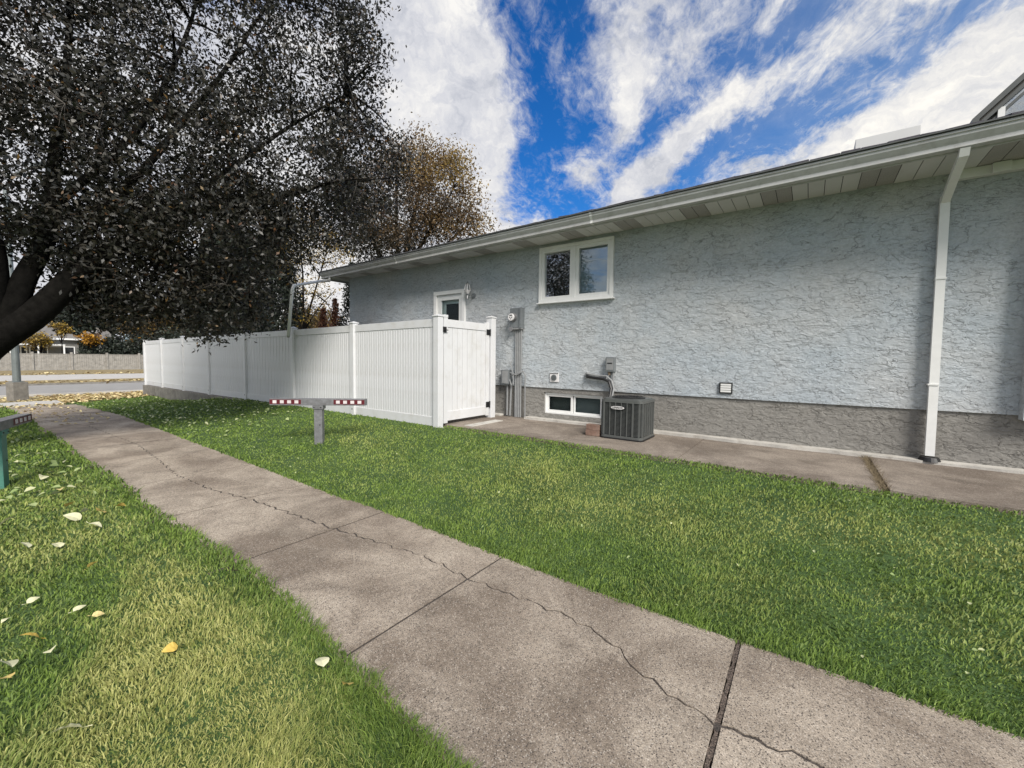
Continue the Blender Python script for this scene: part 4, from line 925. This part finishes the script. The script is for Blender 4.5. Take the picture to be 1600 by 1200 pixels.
def conifer(name, label, x, y, z0, h, r_, n, lsize, m, group, seed, cat='tree', top=.12):
    rr = np.random.default_rng(seed); t = thing(name, label, cat, (x, y, z0), 0, group)
    tubes('trunk', [(np.array([(0, 0, -.2), (0, 0, h * .5), (0, 0, h * .95)]), .05 * r_ + .04, .02)], 'bark', t, 8)
    zz = rr.random(n) ** .9 * h; k = np.clip(zz / h, 0, 1); prof = r_ * np.minimum(1, .55 + k * 3.) * (1 - k ** 2.2 * (1 - top)) ; a = rr.uniform(0, 2 * math.pi, n); lump = 1 + .16 * np.sin(a * 5 + zz * 4) + .12 * np.sin(a * 3 - zz * 7.)
    q = prof * lump * rr.uniform(.45, 1.03, n); P = np.stack([q * np.cos(a), q * np.sin(a), zz], -1)
    leaves('crown', P, lsize, m, t, asp=.42, droop=-.7, r=rr)['kind'] = 'stuff'; return t
cg = 'tall dark conifers behind the vinyl fence'
conifer('conifer', 'left one of two tall dark conifers behind the white fence', -19.9, 7.45, -.2, 7.8, 1.5, 34000, .15, 'leaf_cedar', cg, 21)
conifer('conifer', 'right one of two tall dark conifers behind the white fence', -16.9, 7.7, -.1, 6.5, 1.35, 30000, .13, 'leaf_cedar', cg, 22)
conifer('conifer', 'dark conifer at the left end behind the white fence', -23.5, 8.0, -.3, 7.4, 1.5, 20000, .17, 'leaf_cedar', cg, 23)
conifer('cedar', 'narrow dark cedar column against the far corner of the house', -12.1, 8.0, 0, 4.2, .52, 7000, .09, 'leaf_cedar', None, 24, 'cedar')
sg = 'rust coloured columnar shrubs by the house corner'
conifer('shrub', 'taller rust coloured columnar shrub behind the fence', -13.6, 8.3, 0, 3.2, .34, 3000, .09, 'leaf_rust', sg, 25, 'shrub')
conifer('shrub', 'shorter dark rust shrub left of the tall rust shrub', -14.2, 8.2, 0, 2.9, .32, 2600, .09, 'leaf_rust', sg, 26, 'shrub')

def bush(name, label, cat, x, y, z0, rx, rz, n, ls, m, seed, group=None, trunk=1., asp=.6):
    rr = np.random.default_rng(seed); t = thing(name, label, cat, (x, y, z0), 0, group)
    segs = [(np.array([(0, 0, 0), (.05 * rx, .1 * rx, trunk), (0, 0, trunk + rz)]), .06 * rx, .02)]
    for k in range(6): a = rr.uniform(0, 6.28); segs.append((bez(np.array([0, 0, trunk * .8]), np.array([rx * .7 * math.cos(a), rx * .7 * math.sin(a), trunk + rz * rr.uniform(.7, 1.5)]), .2, 5, rr), .03 * rx, .01))
    tubes('trunk', segs, 'bark', t, 6)
    nc = max(8, n // 30); d = rr.normal(size=(nc, 3)); d /= np.linalg.norm(d, axis=1)[:, None]; d *= rr.uniform(.3, 1, nc)[:, None]
    Cc = d * np.array([rx, rx, rz]) + np.array([0, 0, trunk + rz]); P = np.repeat(Cc, 30, 0) + rr.normal(size=(nc * 30, 3)) * rx * .16
    leaves('crown', P, ls, m, t, asp=asp, r=rr)['kind'] = 'stuff'; return t
yg = 'yellow and orange maples beyond the street'
bush('maple', 'bright orange maple at the end of the white fence beyond the street', 'tree', -69.6, 15.2, -.7, .8, 1.5, 1300, .26, 'leaf_orange', 31, yg, 1.4)
bush('maple', 'orange yellow maple right of the far porch', 'tree', -69.0, 11.0, -.7, 1.1, .7, 900, .26, 'leaf_orange', 32, yg, 3.0)
bush('maple', 'yellow maple in front of the far grey house', 'tree', -69.3, 8.6, -.7, .95, .8, 700, .26, 'leaf_yellow', 33, yg, 3.9)
bush('maple', 'yellow green maple nearest the lamp pole beyond the fence', 'tree', -69.4, 7.0, -.7, 1.4, .8, 1200, .26, 'leaf_yellow', 34, yg, 2.5)
dg_ = 'dark shrubs behind the board fence'
for k, (yy, rx, rz, lab) in enumerate([(10.9, .9, 1.6, 'small dark shrub beside the far porch'), (13.2, 1.5, 1.9, 'second dark shrub from the right behind the board fence'), (15.6, 1.9, 2.1, 'rightmost dark shrub behind the board fence'), (18.5, 2.2, 2.4, 'large dark shrub mostly hidden by the white fence')]):
    bush('shrub', lab, 'shrub', -69.8, yy, -.7, rx, rz, 5000, .3, 'leaf_cedar', 40 + k, dg_, .4)
fg_ = 'far trees behind the houses'
for k, (xx, yy, rx, rz, lab) in enumerate([(-104, -6, 6, 5, 'leftmost far tree behind the houses'), (-102, 5, 6, 5.4, 'broad far tree behind the grey house'), (-100, 15, 5.5, 5.0, 'far tree between the grey house ends'), (-96, 24, 6, 5.0, 'far tree seen through the dark branches'), (-90, 34, 7, 5.5, 'far tree behind the conifers'), (-84, 46, 7, 5, 'far tree hidden beyond the small thin tree')]):
    bush('tree', lab, 'tree', xx, yy, -.7, rx, rz, 9000, .55, 'leaf_gold' if k % 2 else 'leaf_cedar', 50 + k, fg_, 2.2)

# ------------------------------------------------------------------ grass
def in_view(x, y, z, mx=.08):
    X_ = x; Y_ = y; Z_ = z - 1.2
    cx = Rm[0][0] * X_ + Rm[1][0] * Y_ + Rm[2][0] * Z_; cy = Rm[0][1] * X_ + Rm[1][1] * Y_ + Rm[2][1] * Z_; cz = -(Rm[0][2] * X_ + Rm[1][2] * Y_ + Rm[2][2] * Z_)
    return (cz > .1) & (np.abs(cx / np.maximum(cz, .1)) < 1.235 + mx * 3) & (cy / np.maximum(cz, .1) > -.926 - mx * 3)
DRY = [(-2.75, .72, .75, .28, 1.0), (-2.0, .62, .6, .3, 1.0), (-3.5, .85, .6, .2, .75), (-1.5, .45, .5, .3, .9), (-4.8, .5, .5, .3, .5), (-2.6, .35, .5, .2, .55), (-1.3, 3.9, 1.3, .45, .50), (.2, 4.2, 1.0, .35, .50), (-3.0, 4.3, .8, .35, .38), (-5.6, 3.9, .7, .3, .35), (.6, 3.2, .7, .3, .3), (1.2, 4.4, .6, .3, .4), (-2.2, 3.4, .8, .3, .3)]
DARK = [(-1.15, 3.0, .5, .22), (.45, 2.9, .4, .25), (-3.6, 3.1, .5, .2), (-7, 3.4, 1, .4), (.3, 3.7, .35, .15), (-3.9, .55, .5, .18), (-2.9, .2, .3, .14), (-2.2, .5, .16, .09), (-3.1, .35, .2, .1)]
def dryness(x, y):
    d = .15 + .07 * (y < 1.3) + .26 * vn(x, y, 1.6, 1) + .22 * vn(x, y, 5., 2) + .15 * vn(x, y, 14., 4)
    for a, b, p, q, s in DRY: d = d + .85 * s * np.exp(-((x - a) / p) ** 2 - ((y - b) / q) ** 2)
    for a, b, p, q in DARK: d = d - .8 * np.exp(-((x - a) / p) ** 2 - ((y - b) / q) ** 2)
    e = np.minimum(np.abs(y - wright(x)), np.abs(y - wleft(x))); d = d - .5 * np.exp(-(e / .16) ** 2) - .35 * np.exp(-((y - 5.2) / .3) ** 2)
    d = d - .35 * np.clip((-6.5 - x) / 3, 0, 1)
    return d
def blades(name, region, label, seed, K):
    r = np.random.default_rng(seed); x0, x1, y0, y1 = region; XX = []
    # importance sample 1/r^2: polar around the camera foot
    n = K; rr_ = np.exp(r.uniform(math.log(1.15), math.log(27), n)); a = r.uniform(0, 2 * math.pi, n); x = rr_ * np.cos(a); y = rr_ * np.sin(a)
    keepn = (rr_ > 1.9) | (r.random(n) < (rr_ / 1.9) ** 2)
    k = (x > x0) & (x < x1) & (y > y0) & (y < y1) & keepn; x, y, rr_ = x[k], y[k], rr_[k]
    z = tz(x, y); k = in_view(x, y, z); x, y, z, rr_ = x[k], y[k], z[k], rr_[k]
    over = .018 * r.random(len(x)) + .022 * np.clip(vn(x, y, 18., 9), 0, 1) + .012
    k = ((y > wright(x) - over) & (y < np.where(x < -5.2, 5.16, 5.345 - .035 * np.maximum(0, x + 3)) + over * .6)) | (y < wleft(x) + over * 1.6)
    k &= x > -23.5 + 2 * vn(x, y, 1., 8)
    x, y, z, rr_ = x[k], y[k], z[k], rr_[k]; n = len(x)
    dr = dryness(x, y); rn = np.clip(.45 + .30 * r.normal(size=n) + .25 * vn(x, y, 9., 5), 0, 1)
    rt = y > 1.9; dr = np.clip(np.where(rt, dr * .8, dr) + r.normal(size=n) * np.where(rt, .13, .24), 0, 1)
    e = np.minimum(np.abs(y - wright(x)), np.abs(y - wleft(x)))
    h = (.032 + .020 * np.exp(-(e / .12) ** 2) + .012 * vn(x, y, 4., 6) + .012 * vn(x, y, 17., 7)) * r.uniform(.5, 1.35, n) * np.where(y > 2, .72, 1.) * (1 + .03 * rr_)
    wd = np.maximum(.0018, .00105 * rr_) * r.uniform(.7, 1.3, n)
    th = r.uniform(0, 2 * math.pi, n); lean = r.uniform(.15, 1.0, n) * h; la = r.uniform(0, 2 * math.pi, n)
    # combed clumps
    la = np.where(r.random(n) < .6, 3 * vn(x, y, 7., 12) + r.normal(size=n) * .7, la)
    wx, wy = np.cos(th) * wd, np.sin(th) * wd; lx_, ly_ = np.cos(la) * lean, np.sin(la) * lean
    z = z - .012
    b0 = np.stack([x - wx, y - wy, z], -1); b1 = np.stack([x + wx, y + wy, z], -1)
    m0 = np.stack([x - wx * .8 + lx_ * .35, y - wy * .8 + ly_ * .35, z + h * .62], -1); m1 = np.stack([x + wx * .8 + lx_ * .35, y + wy * .8 + ly_ * .35, z + h * .62], -1)
    tp = np.stack([x + lx_ * 1.1, y + ly_ * 1.1, z + h * r.uniform(.75, 1.05, n)], -1)
    V = np.stack([b0, b1, m1, m0, tp], 1).reshape(-1, 3); q = np.arange(n) * 5
    T = np.concatenate([np.stack([q, q + 1, q + 2], -1), np.stack([q, q + 2, q + 3], -1), np.stack([q + 3, q + 2, q + 4], -1)])
    o = npmesh(name, V, T, 'grass', None, {'rnd': np.repeat(rn, 5), 'dry': np.repeat(dr, 5)})
    print(name, n); return tag(o, label, 'grass', None, 'stuff')
blades('grass', (-24, 4, 1.9, 5.6), 'green lawn grass sloping from the house walk down to the sidewalk', 3, 1500000)
blades('grass', (-22, 2, -6, 1.9), 'green and yellowing grass on the near left side of the sidewalk', 4, 1500000)
# dead tuft in the wide joint of the house walk
r = np.random.default_rng(9); n = 1500; x = .65 + r.normal(size=n) * .022 - .02 * r.random(n); y = r.uniform(5.2, 6.95, n); h = r.uniform(.02, .06, n); la = r.uniform(0, 6.28, n)
b0 = np.stack([x, y, 0 * x - .01], -1); b1 = b0 + np.array([.005, .003, 0]); tp = b0 + np.stack([np.cos(la) * h * 1.1, np.sin(la) * h * 1.1, h], -1)
tag(npmesh('dead_grass', np.stack([b0, b1, tp], 1).reshape(-1, 3), np.arange(3 * n).reshape(-1, 3), 'deadtuft'), 'brown dead grass growing in the joint of the house walk', 'grass', None, 'stuff')

# ------------------------------------------------------------------ fallen leaves
def litter(name, x, y, size, m, label, seed, lift=.03, flat=True):
    r = np.random.default_rng(seed); n = len(x); z = tz(x, y) + lift * r.uniform(.6, 1.2, n)
    a = r.uniform(0, 6.28, n); tl = r.normal(size=(n, 2)) * .35; L_ = size * r.uniform(.6, 1.2, n)
    u = np.stack([np.cos(a), np.sin(a), tl[:, 0]], -1) * L_[:, None]; v = np.stack([-np.sin(a), np.cos(a), tl[:, 1]], -1) * (L_ * r.uniform(.5, .8, n))[:, None]
    P = np.stack([x, y, z], -1); up = np.array([0, 0, 1]) * (L_ * .16)[:, None]
    pts = [P - u * .5, P - u * .2 + v * .42 + up, P + u * .15 + v * .4 + up, P + u * .5, P + u * .15 - v * .4 + up * .7, P - u * .2 - v * .42 + up * .7]
    V = np.stack(pts, 1).reshape(-1, 3); q = np.arange(n) * 6
    F = np.concatenate([np.stack([q, q + 3, q + 2, q + 1], -1), np.stack([q, q + 5, q + 4, q + 3], -1)])
    o = npmesh(name, V, F, m, None, {'rnd': np.repeat(r.random(n), 6)}); return tag(o, label, 'leaves', None, 'stuff')
r = np.random.default_rng(77)
n = 700; x = -8.4 - r.gamma(2.4, 2.4, n); y = r.uniform(2.7, 5.0, n); k = (x > -22) & (y > 2.65); litter('leaf_litter', x[k], y[k], .075, 'litter_green', 'pale green leaves scattered over the far end of the lawn by the fence', 1, .034)
n = 220; x = r.uniform(-8.5, 1.5, n); y = r.uniform(2.6, 5.0, n); litter('leaf_litter', x, y, .026, 'litter_green', 'few tiny pale leaf bits on the middle of the lawn', 2, .045)
n = 5200; x = -24 + r.normal(size=n) * 2.0; y = r.uniform(2.4, 9, n); k = (x > -27.6) & (x < -20.6) ; litter('leaf_litter', x[k], y[k], .15, 'litter_tan', 'thick bed of yellow leaves between the white fence and the street', 3, .03)
n = 1500; x = r.uniform(-27.5, -20, n); y = r.uniform(-4, 2.6, n); litter('leaf_litter', x, y, .12, 'litter_tan', 'brown and tan leaves around the lamp base', 4, .03)
n = 1300; x = np.where(r.random(n) < .5, -38.5 + r.normal(size=n) * .8, -54.5 + r.normal(size=n) * 1.6); y = r.uniform(-6, 24, n); o = litter('leaf_litter', x, y, .24, 'litter_tan', 'tan leaves along the far side of the street', 5, .1)
n = 150; x = -6.0 - r.gamma(2., 1.2, n); y = 1.05 - r.random(n) ** 1.2 * 1.6; litter('leaf_litter', x, y, .085, 'litter_green', 'pale leaves lying in the grass around the left barrier', 6, .05)
n = 160; x = r.uniform(-22, -13, n); y = r.uniform(1.3, 2.5, n); litter('leaf_litter', x, y, .08, 'litter_tan', 'dry leaves on the far end of the sidewalk', 8, .012)

def leafmesh(seed, L_):
    rr = random.Random(seed); bm = bmesh.new(); n = 7; Lf = []; Rt = []; Md = []
    for i in range(n + 1):
        t = i / n; w_ = L_ * .40 * math.sin(math.pi * t ** .75) ** .8 * (1 - .25 * t) if 0 < i < n else 0
        zc = .10 * L_ * math.sin(math.pi * t) + rr.uniform(-.01, .01) * L_
        x = (t - .5) * L_; c = rr.uniform(.10, .30)
        Md.append(bm.verts.new((x, 0, zc)))
        if w_: Lf.append(bm.verts.new((x, w_, zc + w_ * c))); Rt.append(bm.verts.new((x, -w_, zc + w_ * c * 1.2)))
        else: Lf.append(None); Rt.append(None)
    for i in range(n):
        for S_ in (Lf, Rt):
            f = [Md[i], Md[i + 1]] + ([S_[i + 1]] if S_[i + 1] else []) + ([S_[i]] if S_[i] else [])
            if len(f) > 2: bm.faces.new(f if S_ is Rt else f[::-1])
    s0 = bm.verts.new((-.5 * L_, .0, 0)); s1 = bm.verts.new((-.8 * L_, .06 * L_, .0)); s2 = bm.verts.new((-.8 * L_, .09 * L_, .004)); bm.faces.new((s0, s1, s2))
    me = bpy.data.meshes.new('fallen_leaf'); bm.to_mesh(me); bm.free()
    at = me.attributes.new('rnd', 'FLOAT', 'POINT'); c = [rr.uniform(.3, .85)] * len(me.vertices); at.data.foreach_set('value', c); return me
FL = [(-5.47,.69,.10,.6,'large pale fallen leaf at the front of the leaf cluster beside the sidewalk'),(-5.58,.78,.085,.5,'pale fallen leaf in the middle of the leaf cluster beside the sidewalk'),(-5.46,.88,.085,.95,'orange tipped leaf nearest the sidewalk in the leaf cluster'),
(-5.97,.75,.075,.97,'orange fallen leaf at the back of the leaf cluster'),(-5.06,.78,.075,.7,'pale pointed leaf just in front of the leaf cluster'),(-7.52,.72,.09,.6,'pale leaf in the grass just right of the green barrier post'),
(-6.7,.77,.08,.9,'tan leaf lying in front of the green barrier post'),(-5.53,1.04,.06,.98,'brown leaf close to the sidewalk edge behind the cluster'),(-5.79,.33,.08,.8,'yellowish leaf at the left edge below the green post'),
(-4.97,.36,.07,.7,'left one of two pale curled leaves in the grass'),(-4.76,.51,.07,.6,'right one of two pale curled leaves in the grass'),(-4.12,.61,.045,.98,'small tan leaf half sunk in the grass'),
(-3.8,.30,.045,.6,'small pale leaf at the left, left of its neighbour'),(-3.46,.45,.045,.6,'pale leaf resting beside a small tan one'),(-3.29,.5,.04,.9,'small tan leaf touching the pale one'),(-3.63,.18,.035,.6,'tiny white leaf at the far left edge'),
(-3.07,.29,.05,.65,'pale crumpled leaf above the dark clover patch'),(-2.61,.65,.05,1.0,'bright yellow leaf alone in the middle of the left grass'),(-3.10,.15,.075,.6,'large cream leaf cut by the left edge'),(-2.97,.13,.06,.95,'yellow leaf just below the large cream one'),
(-2.36,.25,.07,.7,'large curled cream leaf in the lower left corner'),(-1.90,1.06,.065,.7,'white curled leaf near the sidewalk edge at the bottom'),(-1.67,1.05,.055,.97,'orange yellow leaf close to the bottom of the sidewalk edge'),(-3.32,.24,.06,1.,'dull orange leaf left of the clover patch')]
for k, (x, y, s, c, lab) in enumerate(FL):
    me = leafmesh(k, s * 1.4); o = link('fallen_leaf', me, 'fallen'); me.attributes['rnd'].data.foreach_set('value', [c] * len(me.vertices))
    o.location = (x, y, float(tz(x, y)) + .04); o.rotation_euler = (random.uniform(-.8, .8), random.uniform(-.6, .6), random.uniform(0, 6.28)); tag(o, lab, 'leaf', 'fallen leaves on the near left grass')
